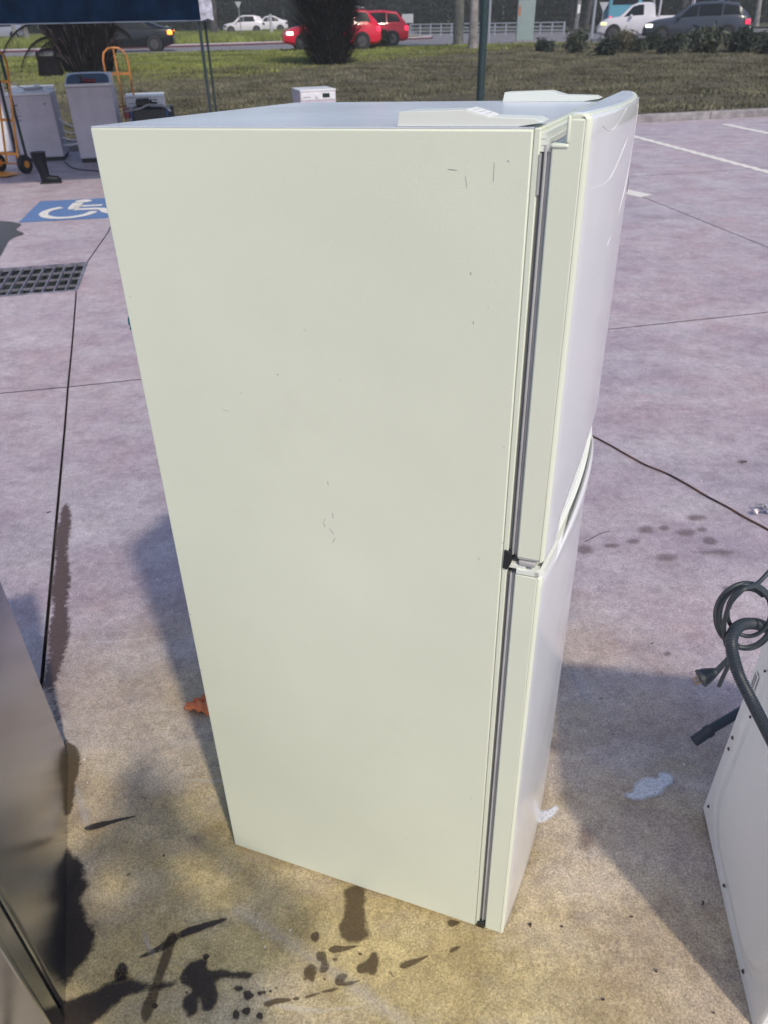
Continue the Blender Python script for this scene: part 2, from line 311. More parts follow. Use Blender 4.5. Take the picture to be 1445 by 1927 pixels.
# ------------------------------------------------------------------ mesh helpers
class MB:
    def __init__(s): s.v = []; s.f = []; s.sm = False
    def add(s, vs, fs):
        o = len(s.v); s.v += [Vector(p) for p in vs]; s.f += [tuple(i + o for i in f) for f in fs]; return s
    def box(s, x0, x1, y0, y1, z0, z1):
        return s.add([(x0, y0, z0), (x1, y0, z0), (x1, y1, z0), (x0, y1, z0), (x0, y0, z1), (x1, y0, z1), (x1, y1, z1), (x0, y1, z1)],
                     [(0, 3, 2, 1), (4, 5, 6, 7), (0, 1, 5, 4), (1, 2, 6, 5), (2, 3, 7, 6), (3, 0, 4, 7)])
    def obox(s, c, ax, ay, az, hx, hy, hz):
        c, ax, ay, az = Vector(c), Vector(ax).normalized(), Vector(ay).normalized(), Vector(az).normalized()
        P = [c + ax * (i * hx) + ay * (j * hy) + az * (k * hz) for k in (-1, 1) for (i, j) in ((-1, -1), (1, -1), (1, 1), (-1, 1))]
        return s.add(P, [(0, 3, 2, 1), (4, 5, 6, 7), (0, 1, 5, 4), (1, 2, 6, 5), (2, 3, 7, 6), (3, 0, 4, 7)])
    def bar(s, a, b, w, h=None, up=(0, 0, 1)):
        a, b = Vector(a), Vector(b); d = (b - a); L = d.length; d.normalize(); u = Vector(up)
        if abs(d.dot(u)) > 0.98: u = Vector((0, 1, 0))
        sx = d.cross(u).normalized(); u = sx.cross(d)
        return s.obox((a + b) / 2, d, sx, u, L / 2, w / 2, (h or w) / 2)
    def tube(s, path, r, seg=10, cap=True, rr=None):
        P = [Vector(p) for p in path]; n = len(P); rs = rr or [r] * n
        t0 = (P[1] - P[0]).normalized(); u = Vector((0, 0, 1)) if abs(t0.z) < 0.9 else Vector((1, 0, 0))
        a = t0.cross(u).normalized(); vs = []
        for i in range(n):
            t = (P[min(n - 1, i + 1)] - P[max(0, i - 1)]).normalized()
            a = (a - t * a.dot(t)).normalized(); b = t.cross(a)
            for k in range(seg):
                th = 2 * math.pi * k / seg; vs.append(P[i] + (a * math.cos(th) + b * math.sin(th)) * rs[i])
        fs = [(i * seg + k, i * seg + (k + 1) % seg, (i + 1) * seg + (k + 1) % seg, (i + 1) * seg + k) for i in range(n - 1) for k in range(seg)]
        if cap: fs += [tuple(range(seg - 1, -1, -1)), tuple((n - 1) * seg + k for k in range(seg))]
        s.sm = True
        return s.add(vs, fs)
    def prism(s, pts, d, ax=None):
        """pts: list of 3D points (a planar outline), extruded by vector d"""
        n = len(pts); P = [Vector(p) for p in pts]; d = Vector(d)
        return s.add(P + [p + d for p in P], [tuple(range(n - 1, -1, -1)), tuple(range(n, 2 * n))] + [(i, (i + 1) % n, n + (i + 1) % n, n + i) for i in range(n)])
    def disc(s, c, axis, r, h, seg=16, r2=None):
        c, axis = Vector(c), Vector(axis).normalized()
        u = axis.orthogonal().normalized(); w = axis.cross(u); r2 = r if r2 is None else r2
        vs = [c + (u * math.cos(2 * math.pi * k / seg) + w * math.sin(2 * math.pi * k / seg)) * r for k in range(seg)]
        vs += [c + axis * h + (u * math.cos(2 * math.pi * k / seg) + w * math.sin(2 * math.pi * k / seg)) * r2 for k in range(seg)]
        return s.add(vs, [tuple(range(seg - 1, -1, -1)), tuple(range(seg, 2 * seg))] + [(k, (k + 1) % seg, seg + (k + 1) % seg, seg + k) for k in range(seg)])
    def build(s, name, m, parent=None, world=False, bevel=0.0, smooth=None, seg=2):
        me = bpy.data.meshes.new(name)
        off = Vector(parent.location) if (parent is not None and world) else Vector((0, 0, 0))
        me.from_pydata([tuple(p - off) for p in s.v], [], s.f); me.update()
        bm = bmesh.new(); bm.from_mesh(me); bmesh.ops.recalc_face_normals(bm, faces=bm.faces); bm.to_mesh(me); bm.free()
        me.materials.append(M[m] if isinstance(m, str) else m)
        o = bpy.data.objects.new(name, me); C.objects.link(o)
        if parent is not None: o.parent = parent
        if smooth or (smooth is None and (s.sm or bevel)):
            me.shade_smooth(); me.set_sharp_from_angle(angle=rad(38))
        if bevel:
            b = o.modifiers.new('bevel', 'BEVEL'); b.width = bevel; b.segments = seg; b.limit_method = 'ANGLE'; b.angle_limit = rad(35); b.harden_normals = False
        return o
def raw(name, verts, faces, m, parent=None):
    me = bpy.data.meshes.new(name); me.from_pydata(verts, [], faces); me.update()
    me.materials.append(M[m] if isinstance(m, str) else m)
    o = bpy.data.objects.new(name, me); C.objects.link(o)
    if parent is not None: o.parent = parent
    return o
def tag(o, label=None, cat=None, group=None, kind=None):
    if label: o['label'] = label
    if cat: o['category'] = cat
    if group: o['group'] = group
    if kind: o['kind'] = kind
    return o
def thing(name, label, cat, loc=(0, 0, 0), rz=0.0, group=None):
    o = bpy.data.objects.new(name, None); C.objects.link(o); o.empty_display_size = 0.2
    o.location = loc; o.rotation_euler = (0, 0, rz); return tag(o, label, cat, group)
def copy_tree(o, parent=None):
    c = o.copy(); C.objects.link(c)
    if parent is not None: c.parent = parent
    for ch in list(o.children): copy_tree(ch, c)
    return c
def kids(o, name): return [c for c in o.children if c.name.split('.')[0] == name]
def cat_curve(pts, n=8):
    """Catmull-Rom through the points"""
    P = [Vector(p) for p in pts]; out = []
    for i in range(len(P) - 1):
        a, b, c, d = P[max(0, i - 1)], P[i], P[i + 1], P[min(len(P) - 1, i + 2)]
        for k in range(n):
            t = k / n; out.append(0.5 * ((2 * b) + (c - a) * t + (2 * a - 5 * b + 4 * c - d) * t * t + (3 * b - a - 3 * c + d) * t ** 3))
    out.append(P[-1]); return out

# ------------------------------------------------------------------ setting: car park of cast slabs
park = bpy.data.objects.new('car_park', None); C.objects.link(park); tag(park, 'mauve oxide concrete car park cast in big slabs', kind='structure')
sub = MB()
gx = np.linspace(-14, 16, 31); gy = np.linspace(-6, 20, 53)
sub.add([(x, y, lot_z(y) - 0.03 if kerb_n(x, y) < 1 else -0.25) for y in gy for x in gx],
        [(j * 31 + i, j * 31 + i + 1, (j + 1) * 31 + i + 1, (j + 1) * 31 + i) for j in range(52) for i in range(30)])
PIT = [(-2.68, 6.56), (-2.86, 7.41), (-4.30, 7.12), (-4.12, 6.27)]      # drain pit, world XY
def in_pit(x, y): return -4.4 < x < -2.6 and 6.1 < y < 7.5
sub.f = [f for f in sub.f if not any(in_pit(sub.v[i].x, sub.v[i].y) for i in f)]
sub.build('slab_bed', 'joint', park)
GAP = 0.0065
def kerb_y(X): return 14.26 + 0.205 * (X + 5.26) - 0.01
def slab(pts):
    """one cast slab: outline inset by half a joint, cut into strips that follow the fall of the ground"""
    P = [Vector((*p, 0)) for p in pts]; n = len(P)
    if sum(P[i].x * P[(i + 1) % n].y - P[(i + 1) % n].x * P[i].y for i in range(n)) < 0: P.reverse()
    Q = []
    for i in range(n):
        a = (P[i] - P[i - 1]).normalized(); b = (P[(i + 1) % n] - P[i]).normalized(); na = Vector((-a.y, a.x, 0)); nb = Vector((-b.y, b.x, 0))
        m_ = (na + nb); m_ = m_ / max(0.3, m_.dot(na)); Q.append(P[i] + m_ * GAP)
    bm = bmesh.new(); vs = [bm.verts.new(q) for q in Q]; bm.faces.new(vs); bmesh.ops.triangulate(bm, faces=list(bm.faces))
    y = math.ceil(min(q.y for q in Q) / 0.35) * 0.35
    while y < max(q.y for q in Q):
        bmesh.ops.bisect_plane(bm, geom=bm.verts[:] + bm.edges[:] + bm.faces[:], dist=1e-5, plane_co=(0, y, 0), plane_no=(0, 1, 0)); y += 0.35
    for v in bm.verts: v.co.z = lot_z(v.co.y)
    bmesh.ops.recalc_face_normals(bm, faces=bm.faces)
    for f in bm.faces:
        if f.normal.z < 0: f.normal_flip()
    ed = [e for e in bm.edges if e.is_boundary]
    r = bmesh.ops.extrude_edge_only(bm, edges=ed)
    for g_ in r['geom']:
        if isinstance(g_, bmesh.types.BMVert): g_.co.z -= 0.028
        if isinstance(g_, bmesh.types.BMFace): g_.material_index = 1
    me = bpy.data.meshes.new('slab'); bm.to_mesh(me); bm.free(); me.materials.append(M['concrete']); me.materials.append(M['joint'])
    o = bpy.data.objects.new('slab', me); C.objects.link(o); o.parent = park; return o
A0 = (0.36, -3); JB = (-2.04, 4.48); GC, GD, GE = (-2.68, 6.56), (-2.86, 7.41), (-3.0, 8.60); K1 = (-4.1, kerb_y(-4.1))
X1m, X1r = (1.69, 5.36), (4.20, 5.93); R1, R2, RK = (3.03, 11.0), (14, 13.3), (1.98, kerb_y(1.98)); GP, GQ = (-4.12, 6.27), (-4.30, 7.12)
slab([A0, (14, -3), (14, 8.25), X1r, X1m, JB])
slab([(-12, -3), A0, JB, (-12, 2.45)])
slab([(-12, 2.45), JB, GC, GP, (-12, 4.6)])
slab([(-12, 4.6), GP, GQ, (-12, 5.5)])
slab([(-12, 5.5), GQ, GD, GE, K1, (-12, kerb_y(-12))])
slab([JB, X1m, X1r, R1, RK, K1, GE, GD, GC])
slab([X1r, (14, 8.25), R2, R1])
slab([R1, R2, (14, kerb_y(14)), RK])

def flat_mark(name, pts, m, lift=0.004, soft=0.0, parent=park, jitter=0.0, sub_n=1, label=None, feather=None):
    """irregular flat mark: a fine sheet following the ground, with the distance to its outline stored per vertex"""
    P = [Vector((p[0], p[1])) for p in pts]; n = len(P)
    if sub_n > 1:
        P2 = []
        for i in range(n):
            a, b, c, d = P[i - 1], P[i], P[(i + 1) % n], P[(i + 2) % n]
            for k in range(3):
                t = k / 3; P2.append(0.5 * ((2 * b) + (c - a) * t + (2 * a - 5 * b + 4 * c - d) * t * t + (3 * b - a - 3 * c + d) * t ** 3))
        P = P2; n = len(P)
    A = np.array([tuple(p) for p in P]); B = np.roll(A, -1, 0)
    mn, mx = A.min(0), A.max(0); ext = mx - mn
    area = abs(np.sum(A[:, 0] * B[:, 1] - B[:, 0] * A[:, 1])) / 2; per = np.linalg.norm(B - A, axis=1).sum()
    f_ = feather or max(0.004, min(0.03, 0.55 * area / per * 2))
    mn = mn - f_; mx = mx + f_; ext = mx - mn; st = max(f_ / 3, max(ext) / 90)
    nx = max(3, int(ext[0] / st)); ny = max(3, int(ext[1] / st)); X, Y = np.meshgrid(np.linspace(mn[0], mx[0], nx + 1), np.linspace(mn[1], mx[1], ny + 1))
    Q = np.stack([X.ravel(), Y.ravel()], 1); best = np.full(len(Q), 1e9); inside = np.zeros(len(Q), bool)
    for a, b in zip(A, B):
        ab = b - a; tt_ = np.clip(((Q - a) @ ab) / max(1e-12, ab @ ab), 0, 1); best = np.minimum(best, np.linalg.norm(Q - a - tt_[:, None] * ab, axis=1))
        if a[1] != b[1]:
            c_ = ((a[1] > Q[:, 1]) != (b[1] > Q[:, 1])) & (Q[:, 0] < (b[0] - a[0]) * (Q[:, 1] - a[1]) / (b[1] - a[1]) + a[0]); inside ^= c_
    sd_ = np.where(inside, best, -best); e_ = np.clip(0.5 + 0.5 * sd_ / f_, 0, 1)
    fs = []; idx = {}; vs = []; at_ = []
    def vid(k):
        if k not in idx: idx[k] = len(vs); vs.append((Q[k, 0], Q[k, 1], lot_z(Q[k, 1]) + lift)); at_.append(e_[k])
        return idx[k]
    for j in range(ny):
        for i in range(nx):
            q = (j * (nx + 1) + i, j * (nx + 1) + i + 1, (j + 1) * (nx + 1) + i + 1, (j + 1) * (nx + 1) + i)
            if max(e_[k] for k in q) > 0.02: fs.append(tuple(vid(k) for k in q))
    me = bpy.data.meshes.new(name); me.from_pydata(vs, [], fs); me.update()
    me.attributes.new('edge', 'FLOAT', 'POINT').data.foreach_set('value', at_); me.materials.append(M[m])
    o = bpy.data.objects.new(name, me); C.objects.link(o); o.parent = parent
    if label: o['label'] = label
    return o
def mark_px(name, px, m, **k): return flat_mark(name, [tuple(hit(x, y).xy) for x, y in px], m, **k)

# painted bay lines
def line_w(name, a, b, w, m='whitepaint', lift=0.004):
    a, b = Vector(a), Vector(b); d = (b - a).normalized(); s = Vector((-d.y, d.x)) * w / 2
    n = max(2, int((b - a).length / 0.3)); L = [a + (b - a) * (i / n) for i in range(n + 1)]
    return flat_mark(name, [tuple(p + s) for p in L] + [tuple(p - s) for p in reversed(L)], m, lift, feather=0.02)
line_w('bay_line', (4.30, 15.80), (5.66, 10.5), 0.15)
line_w('bay_line', (6.70, 15.98), (7.75, 11.7), 0.15)
line_w('bay_line', (2.9, 10.55), (3.36, 9.85), 0.24)
# blue square with the wheelchair sign
bo, bu, bv = Vector((-4.20, 9.12)), Vector((0.98, 0.14)).normalized() * 1.24, Vector((-0.17, 1.13))
def bay(s, t): p = bo + bu * s + bv * t; return (p.x, p.y)
flat_mark('blue_bay_square', [bay(0, 0), bay(.25, 0), bay(.5, 0), bay(.75, 0), bay(1, 0), bay(1, 1), bay(.5, 1), bay(0, 1)], 'bluepaint', 0.004, soft=0.02)
def strip(pts, w, name):
    P = [Vector(p) for p in pts]; Lf, Rt = [], []
    for i in range(len(P)):
        d = (P[min(len(P) - 1, i + 1)] - P[max(0, i - 1)]).normalized(); s = Vector((-d.y, d.x)) * w / 2
        Lf.append(bay(*(P[i] + s))); Rt.append(bay(*(P[i] - s)))
    return flat_mark(name, Lf + Rt[::-1], 'whitepaint', 0.008, feather=0.02)
sym = flat_mark('wheelchair_symbol', [bay(0.46 + 0.085 * math.cos(a), 0.88 + 0.075 * math.sin(a)) for a in np.linspace(0, 2 * math.pi, 15)[:-1]], 'whitepaint', 0.008, soft=0.08, label='white wheelchair symbol on the blue square')
strip([(0.42, 0.80), (0.41, 0.62), (0.42, 0.48)], 0.11, 'symbol_stroke')
strip([(0.42, 0.62), (0.55, 0.62), (0.68, 0.62)], 0.075, 'symbol_stroke')
strip([(0.43, 0.47), (0.60, 0.46), (0.70, 0.44), (0.76, 0.30), (0.82, 0.20), (0.95, 0.24)], 0.09, 'symbol_stroke')
strip([(0.40 + 0.24 * math.cos(a), 0.36 + 0.27 * math.sin(a)) for a in np.linspace(rad(118), rad(355), 16)], 0.085, 'symbol_stroke')

# spills, drips, scuffs, painted light glints
mark_px('wet_trickle', [(118, 955), (128, 950), (133, 985), (126, 1040), (132, 1090), (125, 1140), (131, 1180), (122, 1230), (108, 1275), (100, 1300), (108, 1340), (115, 1372), (105, 1350), (92, 1300), (82, 1290), (94, 1235), (92, 1190), (103, 1150), (98, 1110), (106, 1060), (104, 1010), (112, 985)], 'trickle', sub_n=3, jitter=0.012, label='dark damp trickle along the slab joint')
mark_px('wet_patch', [(131, 1398), (146, 1412), (150, 1435), (143, 1465), (140, 1500), (133, 1530), (122, 1520), (120, 1400)], 'damp', soft=0.03, sub_n=3, jitter=0.01)
mark_px('wet_patch', [(120, 1600), (145, 1620), (160, 1655), (164, 1680), (150, 1700), (165, 1735), (176, 1745), (178, 1770), (165, 1805), (145, 1825), (132, 1850), (110, 1850), (108, 1700)], 'wet', soft=0.03, sub_n=3, jitter=0.008, label='black wet patch beside the stainless fridge')
mark_px('wet_streak', [(160, 1560), (180, 1552), (215, 1544), (252, 1538), (250, 1541), (215, 1551), (190, 1560), (165, 1564)], 'wet', soft=0.02, sub_n=2)
mark_px('wet_patch', [(100, 1905), (135, 1880), (180, 1868), (215, 1845), (240, 1838), (262, 1850), (290, 1856), (330, 1850), (325, 1858), (285, 1866), (240, 1874), (222, 1890), (200, 1905), (180, 1927), (150, 1950), (90, 1960)], 'wet', soft=0.03, sub_n=3, jitter=0.008, label='spreading water spill near the bottom edge')
mark_px('wet_patch', [(228, 1815), (238, 1818), (243, 1830), (238, 1844), (222, 1848), (215, 1838)], 'wet', soft=0.05, sub_n=3)
mark_px('wet_patch', [(340, 1850), (350, 1822), (372, 1808), (390, 1806), (392, 1824), (430, 1828), (476, 1836), (440, 1844), (405, 1846), (410, 1875), (400, 1900), (384, 1905), (377, 1880), (370, 1912), (352, 1915), (346, 1885), (360, 1865)], 'wet', soft=0.03, sub_n=3, jitter=0.006, label='black water splash with a pointed tail')
mark_px('wet_streak', [(262, 1804), (300, 1782), (325, 1762), (365, 1745), (420, 1730), (424, 1736), (385, 1752), (340, 1768), (310, 1790), (276, 1802)], 'wet', soft=0.015, sub_n=2)
mark_px('wet_streak', [(318, 1762), (334, 1760), (322, 1800), (305, 1850), (290, 1905), (272, 1925), (268, 1900), (285, 1860), (302, 1810)], 'damp', soft=0.03, sub_n=2)
mark_px('wet_patch', [(653, 1675), (672, 1672), (688, 1680), (686, 1715), (690, 1745), (696, 1765), (680, 1775), (655, 1772), (640, 1758), (640, 1740), (650, 1720), (650, 1695)], 'damp', soft=0.05, sub_n=3, jitter=0.01, label='dark drip running out from under the white fridge')
for x, y, w, h in [(594, 1766, 9, 10), (388, 1802, 6, 6), (450, 1862, 8, 5), (468, 1875, 10, 9), (490, 1872, 5, 4), (465, 1905, 8, 8), (445, 1912, 7, 9), (490, 1914, 6, 7), (498, 1870, 3, 3), (510, 1868, 3, 2), (632, 1808, 4, 3), (679, 1798, 4, 3), (558, 1882, 7, 3), (292, 1895, 6, 5), (520, 1862, 2, 2), (575, 1845, 3, 2), (612, 1845, 2, 2), (352, 1870, 3, 3)]:
    mark_px('drip', [(x + w * math.cos(a) * random.uniform(.8, 1.15), y + h * math.sin(a) * random.uniform(.8, 1.15)) for a in np.linspace(0, 6.283, 11)[:-1]], 'wet' if x < 530 else 'damp', soft=0.12, sub_n=2)
for pts in [[(620, 1790), (630, 1782), (650, 1784), (676, 1782), (650, 1792), (630, 1796)], [(598, 1796), (612, 1795), (616, 1810), (622, 1820), (616, 1832), (602, 1832), (606, 1815), (598, 1808)],
            [(573, 1830), (584, 1816), (596, 1822), (596, 1838), (590, 1852), (584, 1848), (576, 1842)], [(675, 1820), (690, 1812), (704, 1794), (713, 1808), (712, 1822), (704, 1838), (692, 1832), (676, 1832)],
            [(752, 1822), (762, 1812), (785, 1806), (806, 1800), (800, 1806), (778, 1818), (760, 1825)], [(846, 1792), (855, 1785), (866, 1784), (858, 1790), (848, 1795)],
            [(498, 1890), (520, 1882), (548, 1882), (545, 1888), (520, 1892), (505, 1897)], [(576, 1878), (600, 1871), (600, 1874), (578, 1881)], [(608, 1868), (634, 1862), (632, 1866), (610, 1871)],
            [(632, 1845), (642, 1835), (655, 1838), (648, 1850), (664, 1850), (680, 1847), (662, 1856), (645, 1858), (634, 1856)], [(842, 1738), (850, 1734), (866, 1738), (856, 1744), (848, 1747)]]:
    mark_px('drip', pts, 'damp', soft=0.05, sub_n=3, jitter=0.02)
mark_px('white_spill', [(1172, 1498), (1188, 1490), (1195, 1475), (1215, 1466), (1235, 1468), (1242, 1457), (1262, 1462), (1265, 1475), (1250, 1486), (1240, 1498), (1215, 1503), (1192, 1508)], 'spill', soft=0.10, sub_n=3, jitter=0.02, label='pale paint splotch on the concrete right of the fridge')
mark_px('white_spill', [(1005, 1530), (1030, 1527), (1045, 1518), (1050, 1526), (1038, 1540), (1020, 1548), (1000, 1552)], 'spill', soft=0.14, sub_n=3, jitter=0.03)
mark_px('scuff_and_glint', [(1080, 1268), (1096, 1275), (1112, 1310), (1108, 1330), (1092, 1310)], 'pale', soft=0.3, sub_n=3)
mark_px('scuff_and_glint', [(1062, 1145), (1085, 1148), (1082, 1170), (1064, 1172)], 'pale', soft=0.3, sub_n=3)
mark_px('scuff_and_glint', [(140, 1490), (152, 1488), (165, 1530), (170, 1560), (156, 1545)], 'pale', soft=0.3, sub_n=3)
mark_px('scuff_and_glint', [(268, 1755), (278, 1765), (290, 1800), (282, 1800)], 'pale', soft=0.3, sub_n=3)
mark_px('scuff_and_glint', [(1200, 735), (1260, 730), (1320, 734), (1290, 741), (1220, 740)], 'pale', soft=0.1, sub_n=3)
mark_px('scuff_and_glint', [(440, 1712), (520, 1750), (600, 1802), (690, 1862), (770, 1927), (810, 1975), (785, 1965), (690, 1888), (600, 1824), (510, 1766)], 'pale', feather=0.016, sub_n=3)  # arc of reflected light drawn as a pale sheet
for x, y, w, h in [(1216, 998, 14, 7), (1250, 995, 8, 4), (1290, 1004, 16, 7), (1320, 998, 10, 4), (1335, 1018, 12, 7), (1350, 1040, 30, 5), (1254, 1051, 18, 7), (1100, 1035, 14, 7), (1150, 1028, 14, 4), (1368, 1110, 9, 5), (1102, 1580, 14, 22), (1310, 975, 16, 5), (715, 742, 0, 0), (1255, 1232, 6, 4), (1395, 870, 6, 3), (1190, 1020, 12, 4)]:
    if w: mark_px('brown_stain', [(x + w * math.cos(a), y + h * math.sin(a)) for a in np.linspace(0, 6.283, 13)[:-1]], 'brownstain', soft=0.25, sub_n=2, jitter=0.08)
mark_px('wet_trickle', [(-30, 418), (10, 416), (40, 422), (30, 432), (46, 440), (20, 450), (8, 470), (-2, 485), (-30, 500), (-12, 460), (-25, 440)], 'wet', soft=0.03, sub_n=2, jitter=0.02, label='dark branching water stain by the blue square')
for x, y in [(225, 1226), (1190, 1212)]: pass

# drain grate in its pit
gr = thing('drain_grate', 'square steel drain grate set in the concrete at the left edge', 'drain grate', (-3.5, 6.8, lot_z(6.8)))
gz = lot_z(6.8)
pitm = MB(); q = [Vector((x, y, gz - 0.35)) for x, y in PIT]; qt = [Vector((x, y, lot_z(y) - 0.004)) for x, y in PIT]
pitm.add(q + qt, [(0, 1, 2, 3), (0, 1, 5, 4), (1, 2, 6, 5), (2, 3, 7, 6), (3, 0, 4, 7)]); pitm.build('pit', 'pit', gr, world=True)
def pitp(s, t):   # s along the length (0 right .. 1 left), t depth
    a = Vector(PIT[0]).lerp(Vector(PIT[3]), s); b = Vector(PIT[1]).lerp(Vector(PIT[2]), s); p = a.lerp(b, t)
    return Vector((p.x, p.y, lot_z(p.y) - 0.012))
fr = MB()
for a, b in (((0, 0), (1, 0)), ((1, 0), (1, 1)), ((1, 1), (0, 1)), ((0, 1), (0, 0))):
    fr.bar(pitp(*a) + Vector((0, 0, .004)), pitp(*b) + Vector((0, 0, .004)), 0.030, 0.03)
fr.build('frame', 'grate', gr, world=True)
for i in range(1, 15):
    s = i / 15; MB().bar(pitp(s, .01), pitp(s, .99), 0.012, 0.03).build('bar', 'grate', gr, world=True)
for t in (0.25, 0.5, 0.75):
    MB().bar(pitp(.01, t) + Vector((0, 0, -.006)), pitp(.99, t) + Vector((0, 0, -.006)), 0.008, 0.02).build('cross_bar', 'grate', gr, world=True)

# kerb stones
kd = Vector((0.98, 0.2009, 0)).normalized(); kn = Vector((-kd.y, kd.x, 0))
kerb = thing('kerb', None, None); del_k = kerb
kerb['kind'] = 'structure'; kerb['label'] = 'grey concrete kerb between car park and grass'
k0 = Vector((-5.26, 14.26, 0)); s = -9.0
while s < 21:
    L = 2.36; a = k0 + kd * s; b = k0 + kd * (s + L - 0.012)
    za, zb = lot_z(a.y), lot_z(b.y); w = 0.16
    P = []
    for p, z in ((a, za), (b, zb)):
        for off, h in ((0, -0.05), (0.012, 0.115), (0.03, 0.13), (w, 0.135), (w, -0.05)): P.append(p + kn * off + Vector((0, 0, z + h)))
    MB().add(P, [(0, 1, 6, 5), (1, 2, 7, 6), (2, 3, 8, 7), (3, 4, 9, 8), (4, 0, 5, 9), (0, 4, 3, 2, 1), (5, 6, 7, 8, 9)]).build('kerb_stone', 'kerb', kerb)
    s += L

# verge, road, far ground
near_edge = [(-90, 22), (-60, 30), (-30, 38.6), (-18, 41.7), (-9.5, 44.0), (2.8, 47.0), (9, 47.3), (14, 45.8), (18.4, 42.8), (30, 36), (60, 24), (90, 14)]
def edge_y(X):
    for (x0, y0), (x1, y1) in zip(near_edge, near_edge[1:]):
        if x0 <= X <= x1: return y0 + (y1 - y0) * (X - x0) / (x1 - x0)
    return 20
vs, fs = [], []
xs = np.concatenate([np.linspace(-90, -22, 18)[:-1], np.linspace(-22, 26, 121), np.linspace(26, 90, 17)[1:]]); NR = 90
for X in xs:
    y0 = 14.26 + 0.205 * (X + 5.26) + 0.165; y1 = max(y0 + 0.5, edge_y(X))
    for j in range(NR + 1):
        t = j / NR; Y = y0 + (y1 - y0) * t
        z = verge_z(X, Y)
        e = 0.05 * math.sin(X * 5.1 + 3 * math.sin(Y * 2.1)) * math.sin(Y * 4.3 + 2 * math.sin(X * 1.3)) * smooth((Y - y0) / 0.8) * 0.6
        if j == NR: z = 0.49
        vs.append((X, Y, z + e * 0.5))
fs = [(i * (NR + 1) + j, (i + 1) * (NR + 1) + j, (i + 1) * (NR + 1) + j + 1, i * (NR + 1) + j + 1) for i in range(len(xs) - 1) for j in range(NR)]
verge = raw('grass_verge', vs, fs, 'turf'); verge.data.shade_smooth(); tag(verge, 'patchy grass bank rising from the kerb to the road', kind='structure')
road = MB(); road.add([(-200, -20, 0.45), (200, -20, 0.45), (200, 30, 0.45), (-200, 30, 0.45)], []) ; road = MB()
rp = [(x, y + 0.0) for x, y in near_edge]
far = [(x, 100) for x, _ in near_edge]
road.add([(x, y, 0.49) for x, y in rp] + [(x, y, 0.49) for x, y in far], [(i, i + 1, len(rp) + i + 1, len(rp) + i) for i in range(len(rp) - 1)])
ro = road.build('road', 'asphalt'); tag(ro, 'pale asphalt road beyond the grass bank', kind='structure')
plain = MB(); plain.add([(-600, -300, -0.6), (600, -300, -0.6), (600, 700, -0.6), (-600, 700, -0.6)], [(0, 1, 2, 3)])
tag(plain.build('terrain', 'turf'), 'flat ground reaching to the horizon', kind='structure')
# median island with kerb left of the junction
isl = [(-90, 24), (-50, 38.5), (-21, 49.2), (-9.3, 53.6), (-2, 57.0), (2.2, 59.3), (3.6, 60.6), (3.8, 62), (2.4, 66), (2.0, 98), (-90, 98)]
P = [Vector((x, y, 0.62)) for x, y in isl]
mi = MB(); mi.add(P, [tuple(range(len(P)))]); o = mi.build('median_grass', mat('median_grass_soil', (0.15, 0.18, 0.04), 0.95, var=0.5, scale=0.8, detail=8)); tag(o, 'green grass island between the roads', kind='structure')
mk = bpy.data.objects.new('median_kerb', None); C.objects.link(mk); tag(mk, 'low pale kerb edged in maroon round the grass island', kind='structure')
top = MB(); red = MB()
Pk = [Vector((x, y, 0)) for x, y in isl[:9]]
for a, b in zip(Pk, Pk[1:]):
    top.bar(a + Vector((0, 0, .60)), b + Vector((0, 0, .60)), 0.5, 0.09)
    d = (b - a).normalized(); nrm = Vector((d.y, -d.x, 0))
    red.bar(a + nrm * 0.28 + Vector((0, 0, .52)), b + nrm * 0.28 + Vector((0, 0, .52)), 0.06, 0.12)
top.build('kerb_top', mat('pale_kerb', (0.42, 0.38, 0.42), 0.8, var=0.1), mk); red.build('kerb_face', mat('maroon_kerb_face', (0.10, 0.03, 0.05), 0.8), mk)
back = MB(); back.add([(3.9, 78, 0.60), (90, 60, 0.60), (90, 140, 0.6), (-120, 140, 0.6), (-120, 98.01, 0.6), (3.9, 98.01, 0.6)], [(0, 1, 2, 3, 4, 5)])
tag(back.build('forest_floor', mat('forest_floor_litter', (0.05, 0.055, 0.035), 0.95, var=0.5, scale=0.6)), 'dark ground under the trees', kind='structure')

# ------------------------------------------------------------------ the white fridge
FR = Vector((0.93575961, -0.35204491, 0.02045318)); WR = Vector((0.35260829, 0.93486405, -0.04118973)); UR = Vector((-0.00465108, 0.04576723, 0.9989413))
FC = Vector((0.20550092, 0.91473154, -1.81254958)) + EYE
fridge = thing('white_fridge', 'tall white top-mount fridge standing in the middle, its side to the camera', 'fridge')
fridge.matrix_world = Matrix(((FR.x, WR.x, UR.x, FC.x), (FR.y, WR.y, UR.y, FC.y), (FR.z, WR.z, UR.z, FC.z), (0, 0, 0, 1)))
FW = 0.694
